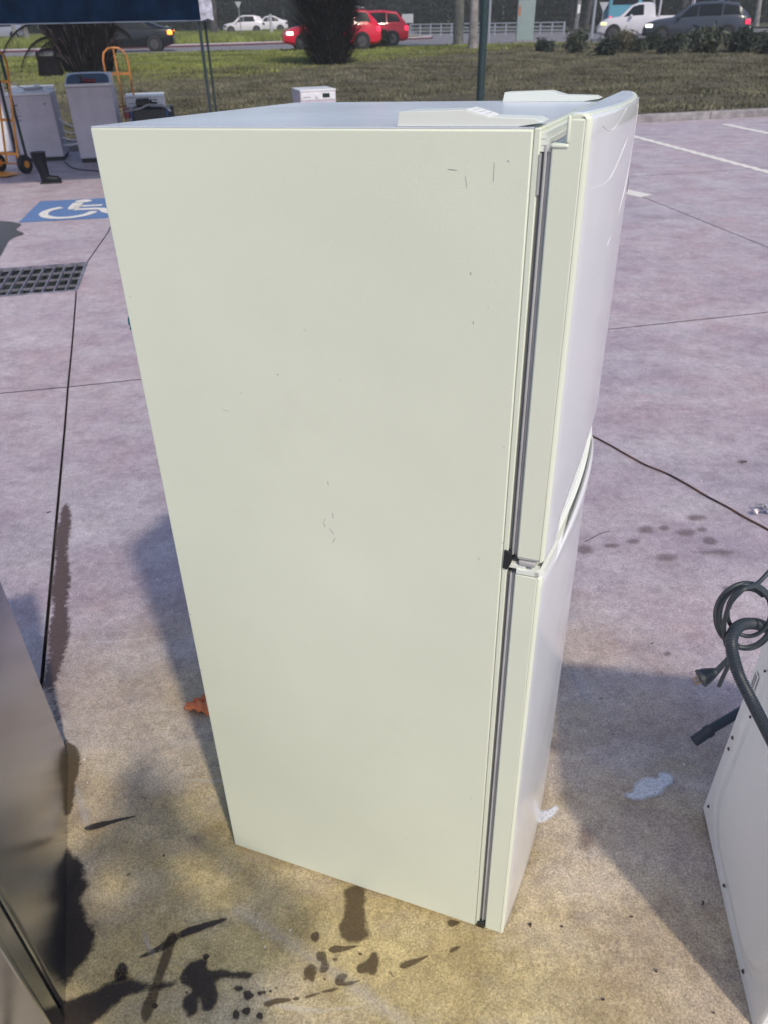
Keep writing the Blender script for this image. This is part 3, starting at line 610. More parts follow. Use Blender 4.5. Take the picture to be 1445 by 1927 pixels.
# cabinet shell: side skins, back, face; top separate
cab = MB(); cab.box(-0.662, -0.0085, 0, FW, 0.0, 1.699); cab.build('cabinet', 'fridge_side', fridge, bevel=0.003)
top = MB(); top.box(-0.6605, -0.0090, 0.0015, FW - 0.0015, 1.6990, 1.7008); top.build('top_panel', 'fridge_top', fridge)
fl = MB(); fl.box(-0.0083, 0.0, 0.0, FW, 0.012, 1.700); fl.build('front_flange', 'fridge_side', fridge, bevel=0.0014)
st = MB()
for z in (1.6935, 1.6865, 1.6795): st.box(0.0, 0.006 + (1.6935 - z) * 0.5, 0.004, FW - 0.004, z - 0.0055, z + 0.001)
st.build('top_trim', 'white_plastic', fridge)
def bulge(w): t = (w - FW / 2) / (FW / 2); return 0.058 + 0.026 * (1 - t * t)
NW = 28
def door_mesh(h0, h1, notch, name):
    mb_f = MB(); vs = []; r = 0.006
    ws = [r * (1 - math.cos(a)) for a in np.linspace(0, math.pi / 2, 5)[:-1]] + list(np.linspace(r, FW - r, NW)) + [FW - r * (1 - math.cos(a)) for a in np.linspace(math.pi / 2, 0, 5)[1:]]
    fronts = []
    for w in ws:
        e = min(w, FW - w); back = (r - math.sqrt(max(0, r * r - (r - e) ** 2))) if e < r else 0
        fronts.append((bulge(w) - back, w))
    hs = [(h0, 0.004), (h0 + 0.0015, 0.0015), (h0 + 0.004, 0.0)] + ([(h, 0) for h in np.linspace(h0 + 0.010, h0 + 0.16, 32)] if notch else [(h0 + 0.03, 0)]) + [(h, 0) for h in np.linspace(h0 + 0.2, h1 - 0.03, 12)] + [(h1 - 0.006, 0.0), (h1 - 0.002, 0.002), (h1, 0.006)]
    n = len(fronts)
    for h, ins in hs:
        for d, w in fronts:
            sc0 = 0.0
            if notch:   # finger scoop above the handle, ending in a soft arc
                hc = 1.072 + 0.105 * math.sin(math.pi * min(1, max(0, w / FW))) ** 0.8
                sc0 = 0.011 * smooth((hc - h) / 0.022) * smooth((w - 0.05) / 0.12) * smooth((FW - 0.05 - w) / 0.12)
            vs.append((d - ins - sc0, w, h))
    fs = [(j * n + i, j * n + i + 1, (j + 1) * n + i + 1, (j + 1) * n + i) for j in range(len(hs) - 1) for i in range(n - 1)]
    mb_f.add(vs, fs); mb_f.sm = True
    o = mb_f.build(name, 'door_front', fridge, smooth=True); o.data.materials.append(M['door_side'])
    for p_ in o.data.polygons:
        if p_.center.y < 0.0062: p_.material_index = 1
    body = MB()
    # body behind the front skin, 1.5 mm shy of the sides
    prf = [(0.014, h0 + 0.004), (0.0525, h0 + 0.004), (0.0525, h1 - 0.004), (0.033, h1 - 0.004), (0.033, h1 - 0.031), (0.014, h1 - 0.031)] if notch else [(0.014, h0 + 0.004), (0.0525, h0 + 0.004), (0.0525, h1 - 0.002), (0.014, h1 - 0.002)]
    body.prism([(a, 0.0, z) for a, z in prf], (0, FW, 0))
    bo_ = body.build('door_liner', 'door_side', o, bevel=0.0025)
    return o
up = door_mesh(1.072, 1.714, True, 'freezer_door')
# solid cap over the curved part of the door
def capslab(z0, z1, mname, parent, name, inset=0.0):
    c = MB(); pts = [(0.034 if z0 > 1.5 else 0.016, 0.002 + inset, z0)] + [(bulge(w) - 0.004 - inset, w, z0) for w in np.linspace(0.003 + inset, FW - 0.003 - inset, 25)] + [(0.034 if z0 > 1.5 else 0.016, FW - 0.002 - inset, z0)]
    c.prism(pts, (0, 0, z1 - z0)); return c.build(name, mname, parent, bevel=0.0015)
capslab(1.7095, 1.7150, 'door_side', up, 'door_top_rim')
capslab(1.7135, 1.7162, 'fridge_top', up, 'door_top_cap', inset=0.006)
capslab(1.0725, 1.0765, 'white_plastic', up, 'door_bottom_cap')
lo = door_mesh(0.0, 1.045, False, 'fridge_door')
capslab(1.0395, 1.0448, 'white_plastic', lo, 'door_top_cap')
capslab(0.0005, 0.0045, 'white_plastic', lo, 'door_bottom_cap')
# notch plate under the hinge
nb = MB(); nb.box(0.0125, 0.0345, -0.0015, 0.03, 1.6775, 1.6835); nb.build('hinge_ledge', 'door_side', up, bevel=0.0025)
nb = MB(); nb.box(0.030, 0.0345, -0.0015, 0.03, 1.6836, 1.7135); nb.build('hinge_upright', 'door_side', up, bevel=0.002)
# handle: white lip that swells out of the front along the split between the doors
lip = MB(); N = 34; vs = []
for i in range(N + 1):
    t = i / N; w = 0.075 + t * (FW - 0.15); prof = math.sin(math.pi * min(1, max(0, t))) ** 0.6
    d0 = bulge(w) - 0.003; out = 0.003 + 0.006 * prof; hh = 0.003 + 0.020 * prof
    zc = 1.022 + 0.028 * prof
    for (dd, zz) in ((0, zc + hh * .5), (out * .5, zc + hh * .62), (out, zc + hh * .35), (out, zc - hh * .30), (out * .6, zc - hh * .48), (0, zc - hh * .5)):
        vs.append((d0 + dd, w, zz))
fs = [(i * 6 + k, i * 6 + (k + 1) % 6, (i + 1) * 6 + (k + 1) % 6, (i + 1) * 6 + k) for i in range(N) for k in range(6)] + [tuple(range(6)), tuple(N * 6 + k for k in range(5, -1, -1))]
lip.add(vs, fs); lip.build('handle_lip', 'door_front', lo, smooth=True)
sc_ = MB(); vs = []
for i in range(N + 1):
    t = i / N; w = 0.075 + t * (FW - 0.15); d0 = bulge(w) - 0.0015 + 0.0075 * math.sin(math.pi * t) ** 0.6
    zz = 1.0215 + 0.020 * math.sin(math.pi * t) ** 0.6
    vs += [(d0 + 0.003, w, zz), (d0 + 0.003, w, zz + 0.0016)]
sc_.add(vs, [(2 * i, 2 * i + 2, 2 * i + 3, 2 * i + 1) for i in range(N)]); sc_.build('handle_seam', 'greyink', lo)
tr = MB(); vs = []
for i in range(9):
    w = i / 8 * 0.085; d0 = bulge(w) if w > 0.004 else 0.0525
    vs += [(d0 + 0.0008, w - 0.001, 1.0455), (d0 + 0.0008, w - 0.001, 1.0455 + 0.010 + 0.012 * (w / 0.085)), (d0 - 0.006, w - 0.001, 1.0455 + 0.010 + 0.012 * (w / 0.085)), (d0 - 0.006, w - 0.001, 1.0455)]
tr.add(vs, [(i * 4 + k, i * 4 + (k + 1) % 4, (i + 1) * 4 + (k + 1) % 4, (i + 1) * 4 + k) for i in range(8) for k in range(4)] + [(0, 1, 2, 3), (32, 35, 34, 33)])
tr.box(0.016, 0.053, -0.001, 0.02, 1.0455, 1.0535); tr.build('split_trim', 'white_plastic', lo)
# gaskets
for h0, h1 in ((1.078, 1.682), (0.026, 1.040)):
    g = MB(); g.box(0.0002, 0.0050, 0.006, FW - 0.006, h0, h1); g.build('gasket_base', 'gasketd', fridge)
    g = MB(); g.box(0.0052, 0.0088, 0.0025, FW - 0.0025, h0, h1); g.build('gasket', 'gasket', fridge, bevel=0.0012)
    g = MB(); g.box(0.0090, 0.0138, 0.005, FW - 0.005, h0, h1); g.build('gasket', 'gasket', fridge, bevel=0.0015)
# hinges
h_ = MB(); h_.prism([(-0.007, -0.0025, 1.052), (0.001, -0.0025, 1.050), (0.0065, -0.0025, 1.064), (0.0075, -0.0025, 1.078), (0.003, -0.0025, 1.086), (-0.006, -0.0025, 1.088)], (0, 0.03, 0)); h_.build('middle_hinge', 'black', fridge, bevel=0.001)
h_ = MB(); h_.box(0.0002, 0.030, 0.002, 0.05, 1.0525, 1.0610); h_.build('hinge_plate', 'white_plastic', fridge, bevel=0.001)
h_ = MB(); h_.box(0.018, 0.046, 0.0, 0.03, 1.0615, 1.0700); h_.build('hinge_pin_cover', 'gasket', fridge, bevel=0.002)
h_ = MB(); h_.box(-0.004, 0.0125, -0.0018, 0.03, 0.0015, 0.0245); h_.build('bottom_hinge', 'black', fridge, bevel=0.001)
h_ = MB(); h_.box(0.0002, 0.0022, -0.0012, 0.006, 1.625, 1.672); h_.build('top_bracket', 'gasket', fridge)
# hinge covers on the top
def cover(w0, w1, s):
    pr = [(-0.185, 1.7010), (-0.182, 1.7175), (-0.100, 1.7190), (-0.094, 1.7185), (-0.068, 1.7115), (-0.010, 1.7095), (-0.001, 1.7060), (-0.001, 1.7050), (-0.030, 1.7010)]
    c = MB(); c.prism([(d, w0, z) for d, z in pr], (0, w1 - w0, 0)); o = c.build('hinge_cover', 'white_plastic', fridge, bevel=0.0018)
    return o
c1 = cover(0.004, 0.062, 0); c2 = cover(FW - 0.062, FW - 0.004, 1)
sk = MB(); sk.obox((-0.0808, 0.034, 1.7157), (0.966, 0, -0.26), (0, 1, 0), (0.26, 0, 0.966), 0.0150, 0.027, 0.0005); sk.build('sticker', 'label', c1)
for k in range(3):
    l_ = MB(); l_.obox((-0.0888 + k * 0.008, 0.034, 1.7185 - k * 0.00215), (0.966, 0, -0.26), (0, 1, 0), (0.26, 0, 0.966), 0.0005, 0.018, 0.0003); l_.build('sticker_print', 'rub', c1)
# logo smudge and white lines drawn as reflections on the freezer door
lg = MB()
for k in range(5):
    w = 0.47 + k * 0.017
    lg.box(bulge(w) + 0.0003, bulge(w) + 0.0010, w, w + 0.0035, 1.566, 1.586)
    lg.box(bulge(w) + 0.0003, bulge(w) + 0.0010, w, w + 0.011, 1.574 if k % 2 else 1.566, 1.577 if k % 2 else 1.569)
lg.build('door_badge', 'greyink', up)
for a in [[(0.03, 1.63), (0.14, 1.628), (0.25, 1.66), (0.42, 1.705)], [(0.20, 1.53), (0.35, 1.585), (0.50, 1.68), (0.56, 1.71)], [(0.05, 1.70), (0.12, 1.69), (0.22, 1.71)]]:
    t_ = MB(); t_.tube(cat_curve([(bulge(w) + 0.0002, w, z) for w, z in a], 6), 0.00035, 5); t_.build('reflection_line', 'label', up)
# marks on the side panel: (depth, height) pairs measured on the panel
def sidemark(pts, r, m='print', parent=fridge):
    t_ = MB(); t_.tube([(d, -0.0004, z) for d, z in pts], r, 5); return t_.build('scuff_mark', m, parent)
def side_uv(x, y):
    r = ray(x, y); o_ = FC - EYE; t_ = o_.dot(WR) / r.dot(WR); q_ = r * t_ - o_; return (q_.dot(FR), q_.dot(UR))
for px in [[(617, 905), (619, 913)], [(626, 965), (628, 975)], [(622, 995), (629, 1004)], [(632, 1012), (627, 1021)], [(611, 986), (613, 992)], [(885, 511), (886, 516)], [(890, 604), (891, 609)], [(573, 619), (575, 621)], [(763, 1578), (766, 1579)], [(575, 1215), (577, 1217)],
           [(955, 300), (958, 303)], [(640, 715), (642, 716)], [(947, 840), (949, 842)], [(453, 738), (455, 740)], [(944, 1020), (946, 1022)], [(894, 1640), (896, 1642)], [(376, 1260), (382, 1262)], [(357, 1155), (361, 1157)], [(299, 877), (302, 878)]]:
    sidemark([side_uv(*p) for p in px], 0.0005)
for px in [[(876, 330), (878, 352)], [(843, 317), (860, 319)], [(930, 305), (928, 340)], [(420, 770), (432, 773)], [(609, 986), (613, 975)], [(885, 1500), (886, 1506)]]:
    sidemark([side_uv(*p) for p in px], 0.0004, 'rub')
for d in (-0.60, -0.06):
    for w in (0.06, FW - 0.06):
        f_ = MB(); f_.disc((d, w, -0.0245), (0, 0, 1), 0.016, 0.024); f_.build('foot', 'black', fridge)

# ------------------------------------------------------------------ stainless fridge at the left edge
s0 = Vector((-0.975, 1.475, 0)); s1 = Vector((-0.724, 0.749, 0)); sd = (s1 - s0).normalized(); L0 = (s1 - s0).length
sf = thing('stainless_fridge', 'stainless steel fridge cut off by the left edge, its side mirroring the ground', 'fridge', (s0.x, s0.y, -0.010))
sx = sd; sy = Vector((sx.y, -sx.x, 0)) * -1   # sy points to the right of the face? fixed below
nrm_out = Vector((-sd.y, sd.x, 0))
if nrm_out.x < 0: nrm_out = -nrm_out
inn = -nrm_out
sf.matrix_world = Matrix(((sd.x, inn.x, 0, s0.x), (sd.y, inn.y, 0, s0.y), (0, 0, 1, -0.022), (0, 0, 0, 1)))
b_ = MB(); b_.box(0.0, L0 - 0.012, 0.0, 0.80, 0.0, 1.02); b_.build('cabinet', 'steel', sf, bevel=0.010, seg=3)
b_ = MB(); b_.box(L0 - 0.0118, L0 + 0.010, 0.012, 0.79, 0.03, 1.00); b_.build('gasket', 'rubber', sf)
b_ = MB(); b_.box(L0 + 0.0102, L0 + 0.075, 0.0, 0.80, 0.02, 0.60); b_.build('lower_door', 'steel', sf, bevel=0.008, seg=3)
b_ = MB(); b_.box(L0 + 0.0102, L0 + 0.075, 0.0, 0.80, 0.615, 1.02); b_.build('upper_door', 'steel', sf, bevel=0.008, seg=3)

# ------------------------------------------------------------------ washing machine at the right edge, back panel to the camera
c0 = Vector((0.858, 1.2305, 0)); c1_ = Vector((0.7655, 0.704, 0)); wd = (c1_ - c0).normalized(); wo = Vector((wd.y, -wd.x, 0))
if wo.x > 0: wo = -wo          # outward normal of the back panel, to the left
wm = thing('washing_machine', 'white washing machine at the right edge with hose and cord hung over its back', 'washing machine', (0, 0, 0))
wz = lot_z(0.95) - 0.016
wi = -wo
WMM = Matrix(((wd.x, wi.x, 0, c0.x), (wd.y, wi.y, 0, c0.y), (0, 0, 1, wz), (0, 0, 0, 1))); wm.matrix_world = WMM
def washer_part(name, label, loc):
    o = bpy.data.objects.new(name, None); C.objects.link(o); o.parent = wm; o.matrix_parent_inverse = WMM.inverted(); o.location = loc; o['label'] = label; return o
WL = 0.545
b_ = MB(); b_.box(0.0, WL, 0.012, 0.60, 0.02, 0.732); b_.build('body', 'washer', wm, bevel=0.006)
# pressed back panel: grid with an embossed rounded field
nx, nz = 64, 88; vs = []
def sdf_round(x, z, x0, x1, z0, z1, r):
    qx = abs(x - (x0 + x1) / 2) - (x1 - x0) / 2 + r; qz = abs(z - (z0 + z1) / 2) - (z1 - z0) / 2 + r
    return math.hypot(max(qx, 0), max(qz, 0)) + min(max(qx, qz), 0) - r
for j in range(nz + 1):
    for i in range(nx + 1):
        x = WL * i / nx; z = 0.015 + 0.712 * j / nz
        d = sdf_round(x, z, 0.075, WL - 0.05, 0.075, 0.665, 0.11)
        d2 = sdf_round(x, z, 0.050, WL - 0.028, 0.050, 0.690, 0.12)
        y = -0.007 * smooth(-d / 0.012) + 0.004 * math.exp(-(d2 / 0.006) ** 2)
        y -= 0.004 * math.exp(-((x - 0.035) ** 2 / 0.00006 + (z - 0.40) ** 2 / 0.0012))
        y -= 0.003 * math.exp(-((x - 0.032) ** 2 / 0.00010 + (z - 0.22) ** 2 / 0.0004))
        vs.append((x, y + 0.004, z))
pm = MB(); pm.add(vs, [(j * (nx + 1) + i, j * (nx + 1) + i + 1, (j + 1) * (nx + 1) + i + 1, (j + 1) * (nx + 1) + i) for j in range(nz) for i in range(nx)])
bp_ = pm.build('back_panel', 'washer', wm, smooth=True)
for x, z in [(0.028, 0.06), (0.022, 0.29), (0.020, 0.33), (0.066, 0.46), (0.085, 0.25), (0.10, 0.62), (0.24, 0.045), (0.44, 0.045), (0.055, 0.60), (0.17, 0.09)]:
    b_ = MB(); b_.disc((x, 0.0035, z), (0, -1, 0), 0.0042 + 0.0012 * math.sin(x * 90), 0.0035, 8, 0.003); b_.build('screw', 'screw', wm)
b_ = MB(); b_.box(0.018, 0.040, 0.0005, 0.0012, 0.515, 0.565); b_.build('rating_label', 'label', wm)
for k in range(3):
    b_ = MB(); b_.box(0.020 + k * 0.006, 0.023 + k * 0.006, -0.0001, 0.0004, 0.520, 0.560); b_.build('label_print', 'greyink', wm)
for x, y in ((0.06, 0.07), (WL - 0.06, 0.07), (0.06, 0.54), (WL - 0.06, 0.54)):
    b_ = MB(); b_.disc((x, y, 0.0), (0, 0, 1), 0.02, 0.019); b_.build('foot', 'black', wm)
b_ = MB(); b_.box(-0.004, WL + 0.004, 0.006, 0.604, 0.733, 0.752); b_.build('worktop', 'washer_top', wm, bevel=0.005)
# corrugated drain hose hung over the machine: big visible loop
def ribbed(path, r, pitch, amp, seg=14):
    P = cat_curve(path, 40); out = []; acc = 0; last = P[0]; step = pitch / 4
    L_ = [0]
    for a, b in zip(P, P[1:]): L_.append(L_[-1] + (b - a).length)
    n = int(L_[-1] / step); k = 0
    for i in range(n + 1):
        s_ = i * step
        while k < len(L_) - 2 and L_[k + 1] < s_: k += 1
        t = (s_ - L_[k]) / max(1e-9, L_[k + 1] - L_[k]); out.append(P[k].lerp(P[k + 1], min(1, t)))
    rr = [r + amp * (0.5 if i % 4 in (1, 2) else -0.5) for i in range(len(out))]
    return out, rr
hose = washer_part('drain_hose', 'ribbed grey drain hose looping off the back', at(1380, 1250, 1.1))
hp = [at(1560, 1300, 1.17), at(1500, 1215, 1.17), at(1440, 1180, 1.16), at(1405, 1174, 1.13), at(1383, 1186, 1.10), at(1376, 1215, 1.07), at(1388, 1265, 1.04), at(1412, 1315, 1.00), at(1440, 1370, 0.97), at(1480, 1450, 0.93), at(1530, 1560, 0.88)]
o_, r_ = ribbed(hp, 0.0118, 0.0048, 0.0016)
h_ = MB(); h_.tube(o_, 0, 14, rr=r_); h_.build('corrugated_tube', 'hose', hose, world=True)
h2 = washer_part('hose_end', 'grey hose end poking out behind the panel', at(1330, 1380, 1.32))
e0, e1, e2 = at(1430, 1318, 1.36), at(1345, 1368, 1.31), at(1305, 1396, 1.29)
h_ = MB(); h_.tube([e0, e1, at(1334, 1375, 1.305)], 0.0125, 16); h_.build('tube', 'hose', h2, world=True)
h_ = MB(); h_.tube([at(1338, 1373, 1.306), at(1328, 1380, 1.302)], 0.0165, 16); h_.build('collar', 'hose', h2, world=True)
h_ = MB(); h_.tube([at(1331, 1378, 1.303), e2], 0.0145, 16, cap=False); h_.tube([at(1331, 1378, 1.303), e2], 0.0115, 16); h_.build('nozzle', 'hose', h2, world=True)
# coiled cord and plug
cd = washer_part('power_cord', 'coiled dark grey power cord with its plug', at(1400, 1150, 1.12))
def coil(cx_, cy_, rx, ry, Y, ph, turns, dr, n=64, dY=0.0):
    pts = []
    for i in range(int(n * turns) + 1):
        a = ph + 2 * math.pi * i / n; f_ = i / (n * turns)
        pts.append(at(cx_ + (rx + dr * f_) * math.cos(a) + 3 * math.sin(a * 0.5), cy_ + (ry + dr * f_) * math.sin(a), Y + dY * f_ + 0.008 * math.sin(a * 1.5)))
    return pts
main = coil(1402, 1160, 50, 56, 1.14, 1.9, 2.6, 7, dY=-0.02)
h_ = MB(); h_.tube([at(1352, 1292, 1.12), at(1366, 1262, 1.13)] + [main[0] * 0.35 + at(1366, 1262, 1.13) * 0.65] + main + [at(1560, 1010, 1.2)], 0.0046, 10); h_.build('cable', 'cord', cd, world=True)
h_ = MB(); h_.tube(coil(1410, 1152, 42, 48, 1.11, 3.3, 1.35, -5, dY=0.03) + cat_curve([at(1440, 1120, 1.13), at(1500, 1080, 1.16), at(1570, 1060, 1.2)], 5), 0.0044, 10); h_.build('cable', 'cord', cd, world=True)
wr = [at(1352, 1190 - 0, 1.12)]
h_ = MB(); h_.tube(cat_curve([at(1366, 1215, 1.10), at(1362, 1180, 1.095), at(1372, 1140, 1.09), at(1398, 1110, 1.09), at(1425, 1098, 1.11), at(1448, 1075, 1.13), at(1480, 1040, 1.16)], 8), 0.0044, 10); h_.build('cable', 'cord', cd, world=True)
px_, py_ = at(1372, 1238, 1.10), at(1350, 1262, 1.10)
hd, h1_, h0_ = at(1347, 1264, 1.10), at(1337, 1271, 1.098), at(1322, 1283, 1.095)
h_ = MB(); h_.tube([px_, py_, hd], 0.006, 12, rr=[0.0052, 0.0066, 0.0072]); pl = h_.build('plug_sleeve', 'cord', cd, world=True)
ax = (at(1318, 1277, 1.095) - hd).normalized()
b0 = hd; seq = [(0.0, 0.0085), (0.010, 0.0125), (0.024, 0.0175), (0.030, 0.0178), (0.0305, 0.0195), (0.036, 0.0195)]
h_ = MB(); h_.tube([b0 + ax * a for a, _ in seq], 0, 18, rr=[r for _, r in seq]); plug = h_.build('plug', 'cord', cd, world=True)
side_ = ax.cross(Vector((0, 1, 0))).normalized()
for k, dv in enumerate((side_ * 0.007, side_ * -0.007, Vector((0, 1, 0)).cross(ax).cross(ax).normalized() * 0.008)):
    h_ = MB(); p_ = b0 + ax * 0.036 + dv; h_.bar(p_, p_ + ax * 0.015, 0.0055, 0.0016); h_.build('plug_pin', 'brass', cd, world=True)

# ------------------------------------------------------------------ photographer whose shadow falls beside the fridge
def skin_mesh(name, verts, edges, radii, m, parent=None, lvl=2):
    me = bpy.data.meshes.new(name); me.from_pydata([tuple(v) for v in verts], edges, []); me.update()
    o = bpy.data.objects.new(name, me); C.objects.link(o)
    if parent is not None: o.parent = parent
    sm = o.modifiers.new('skin', 'SKIN'); sm.use_smooth_shade = True
    for i, r in enumerate(radii): me.skin_vertices[0].data[i].radius = (r, r) if isinstance(r, float) else r
    me.skin_vertices[0].data[0].use_root = True
    sb = o.modifiers.new('sub', 'SUBSURF'); sb.levels = lvl; sb.render_levels = lvl
    me.materials.append(M[m]); return o
px0 = Vector((0.06, -0.27, lot_z(-0.27)))
person = thing('person', 'person in dark clothes standing behind the camera and holding up a phone', 'person', px0)
V_ = []; E_ = []; R_ = []
def J(p, r, par=None):
    V_.append(Vector(p)); R_.append(r)
    if par is not None: E_.append((par, len(V_) - 1))
    return len(V_) - 1
hip = J((0, 0, 0.93), (0.19, 0.13)); wst = J((0, 0, 1.10), (0.18, 0.125), hip); chest = J((0, 0.0, 1.34), (0.21, 0.135), wst); neckb = J((0, 0.01, 1.50), (0.075, 0.07), chest); nk = J((0, 0.03, 1.57), (0.055, 0.055), neckb); hd_ = J((0, 0.05, 1.66), (0.078, 0.09), nk); hd2 = J((0, 0.05, 1.75), (0.075, 0.088), hd_)
hands = []
phone_c = EYE - px0
for sg in (-1, 1):
    sh = J((sg * 0.22, 0.0, 1.47), 0.078, chest)
    hx = phone_c.x + sg * 0.052; hy = phone_c.y - 0.03; hz = phone_c.z - 0.075
    el = Vector(((sg * 0.19 + hx) / 2 + sg * 0.22, 0.10, 1.38)); e_ = J(el, 0.056, sh)
    wrx = J((hx + sg * 0.012, hy - 0.05, hz - 0.07), 0.036, e_); pm_ = J((hx + sg * 0.012, hy - 0.015, hz - 0.015), (0.034, 0.016), wrx)
    for k in range(4):
        a = J((hx + sg * 0.014, hy + 0.010 - 0.004 * k, hz - 0.008 + 0.020 * k), 0.009, pm_); b = J((hx + sg * 0.004, hy + 0.028 - 0.004 * k, hz - 0.004 + 0.020 * k), 0.0085, a); J((hx - sg * 0.012, hy + 0.030 - 0.003 * k, hz - 0.002 + 0.019 * k), 0.0075, b)
    a = J((hx - sg * 0.004, hy - 0.028, hz + 0.004), 0.010, pm_); J((hx - sg * 0.024, hy - 0.026, hz + 0.030), 0.0085, a)
    th = J((sg * 0.09, 0, 0.86), 0.092, hip); kn_ = J((sg * 0.11, 0.02, 0.49), 0.062, th); an = J((sg * 0.12, -0.01, 0.10), 0.042, kn_); J((sg * 0.13, 0.13, 0.04), 0.038, an)
skin_mesh('body', V_, E_, R_, 'shirt', person)
b_ = MB(); b_.tube([(0, 0.03, 1.70), (0, 0.025, 1.76), (0, 0.03, 1.82), (0, 0.03, 1.84)], 0, 16, rr=[0.088, 0.096, 0.070, 0.02]); b_.build('hair', 'hair', person)
ph = thing('phone', 'black mobile phone held upright in front of the photographer', 'phone', EYE)
view = RW @ Vector((0, 0, 1)); upv = RW @ Vector((0, -1, 0)); rtv = RW @ Vector((1, 0, 0))
b_ = MB(); b_.obox(EYE - view * 0.012 - upv * 0.055, rtv, upv, view, 0.038, 0.080, 0.0045); b_.build('casing', 'phone', ph, world=True, bevel=0.003)

# ------------------------------------------------------------------ small things on the concrete
ec = thing('extension_cord', 'thin brown extension cord lying across the concrete to the right of the fridge', 'cord', hit(1250, 890))
pts = [hit(x, y) + Vector((0, 0, 0.006)) for x, y in [(1040, 800), (1080, 808), (1112, 821), (1145, 838), (1180, 858), (1215, 877), (1250, 891), (1290, 912), (1330, 936), (1370, 957), (1400, 975), (1445, 999), (1500, 1035), (1560, 1100)]]
e_ = MB(); e_.tube(cat_curve(pts, 8), 0.0045, 8); e_.build('cable', 'extcord', ec, world=True)
# orange rag behind the fridge
rg = []; base = hit(372, 1338)
p0, p1, p2, p3 = hit(349, 1340), hit(352, 1328), hit(400, 1310), hit(415, 1345)
nxr, nyr = 14, 10
for j in range(nyr + 1):
    for i in range(nxr + 1):
        u, v = i / nxr, j / nyr
        p = (p0 * (1 - u) + hit(395, 1352) * u) * (1 - v) + (p1 * (1 - u) + p2 * u) * v
        rg.append(p + Vector((0, 0, 0.004 + 0.035 * math.sin(u * 2.6 + 0.2) * (0.5 + 0.5 * math.sin(v * 6)) + 0.006 * math.sin(u * 19 + v * 7))))
m_ = MB(); m_.add(rg, [(j * (nxr + 1) + i, j * (nxr + 1) + i + 1, (j + 1) * (nxr + 1) + i + 1, (j + 1) * (nxr + 1) + i) for j in range(nyr) for i in range(nxr)])
o = m_.build('orange_rag', 'orange_cloth', smooth=True); so = o.modifiers.new('s', 'SOLIDIFY'); so.thickness = 0.003
tag(o, 'crumpled orange rag on the ground poking out behind the white fridge', 'rag')
# teal tape tag behind the fridge's back edge
tq = at(243, 613, FC.y + (-0.70 * FR.y) + 0.02)
m_ = MB(); bb = FC + FR * -0.668 + UR * side_uv(243, 613)[1] + WR * 0.02
for k, (dx, dz, r) in enumerate([(0.0, 0.0, 0.007), (0.002, 0.006, 0.005), (0.0, -0.006, 0.006)]):
    m_.obox(bb + FR * (-0.003 + dx * -1) + UR * dz, (1, 0.3 * k, 0.2), (0, 1, 0.3 * k), (0.1 * k, 0, 1), r, 0.004, 0.004)
o = m_.build('cable_tie', 'teal', bevel=0.0015); tag(o, 'small teal plastic tag sticking out behind the white fridge', 'tag')
# debris
def debris(name, label, cat, px, L, w, ang, m, group=None):
    p = hit(*px); mb = MB(); d = Vector((math.cos(ang), math.sin(ang), 0))
    pth = [p + d * (t * L) + Vector((random.uniform(-.003, .003), random.uniform(-.003, .003), 0.003 + 0.003 * random.random())) for t in np.linspace(-.5, .5, 5)]
    mb.tube(pth, 0, 6, rr=[w * .3, w, w * .8, w * .9, w * .3]); o = mb.build(name, m); tag(o, label, cat, group)
for px, L, w, a in [((1227, 1212), 0.012, 0.0016, 0.1), ((1130, 1316), 0.012, 0.0014, 0.3), ((1188, 1727), 0.006, 0.002, 2.0), ((1322, 1702), 0.012, 0.002, 0.6), ((1343, 1907), 0.006, 0.002, 1.2), ((1152, 1384), 0.006, 0.0015, 1.0), ((1233, 1830), 0.006, 0.0018, 1.0), ((272, 1504), 0.018, 0.0010, 0.2), ((243, 1647), 0.010, 0.0016, 0.5), ((310, 1612), 0.004, 0.002, 1.5), ((1135, 1885), 0.006, 0.002, 0.7), ((715, 772), 0.010, 0.002, 0.2), ((1400, 870), 0.03, 0.004, 0.1), ((92, 965), 0.02, 0.003, 0.4), ((735, 1838), 0.016, 0.0009, -0.7), ((1055, 1745), 0.005, 0.002, 0.4), ((152, 1440), 0.004, 0.0015, 0.4)]:
    debris('leaf_scrap', 'tiny dark scrap of dead leaf or twig on the concrete', 'leaf scrap', px, L, w, a, 'dead_leaf', 'dark scraps scattered on the concrete')
for px in [(496 + 0, 1767), (547, 1753), (160, 1432), (165, 1475), (296, 1092), (312, 1098), (1286, 1441), (1320, 906), (500, 1783)]:
    debris('pale_grit', 'tiny white speck of grit on the concrete', 'grit', px, 0.004, 0.0017, 0.3, 'label', 'white specks scattered on the concrete')
debris('bent_nail', 'small bent metal scrap standing by the foot of the white fridge', 'nail', (996, 1742), 0.012, 0.003, 1.2, 'dead_leaf')
fo = MB(); p = hit(1438, 968)
for k in range(14):
    a = Vector((random.uniform(-.04, .04), random.uniform(-.03, .03), random.uniform(0.004, .03)))
    fo.add([p + a, p + a + Vector((random.uniform(-.03, .03), random.uniform(-.02, .02), .02)), p + a + Vector((random.uniform(-.03, .03), .02, random.uniform(-.004, .02)))], [(0, 1, 2)])
tag(fo.build('foil_scrap', 'foil'), 'crumpled silvery wrapper beside the extension cord', 'wrapper')
tw = MB(); tw.tube(cat_curve([hit(1100, 1020), hit(1115, 1012), hit(1130, 1004), hit(1147, 1000)], 4), 0.0018, 5); tag(tw.build('twig', 'dead_leaf'), 'thin curved twig on the concrete below the cord', 'twig')

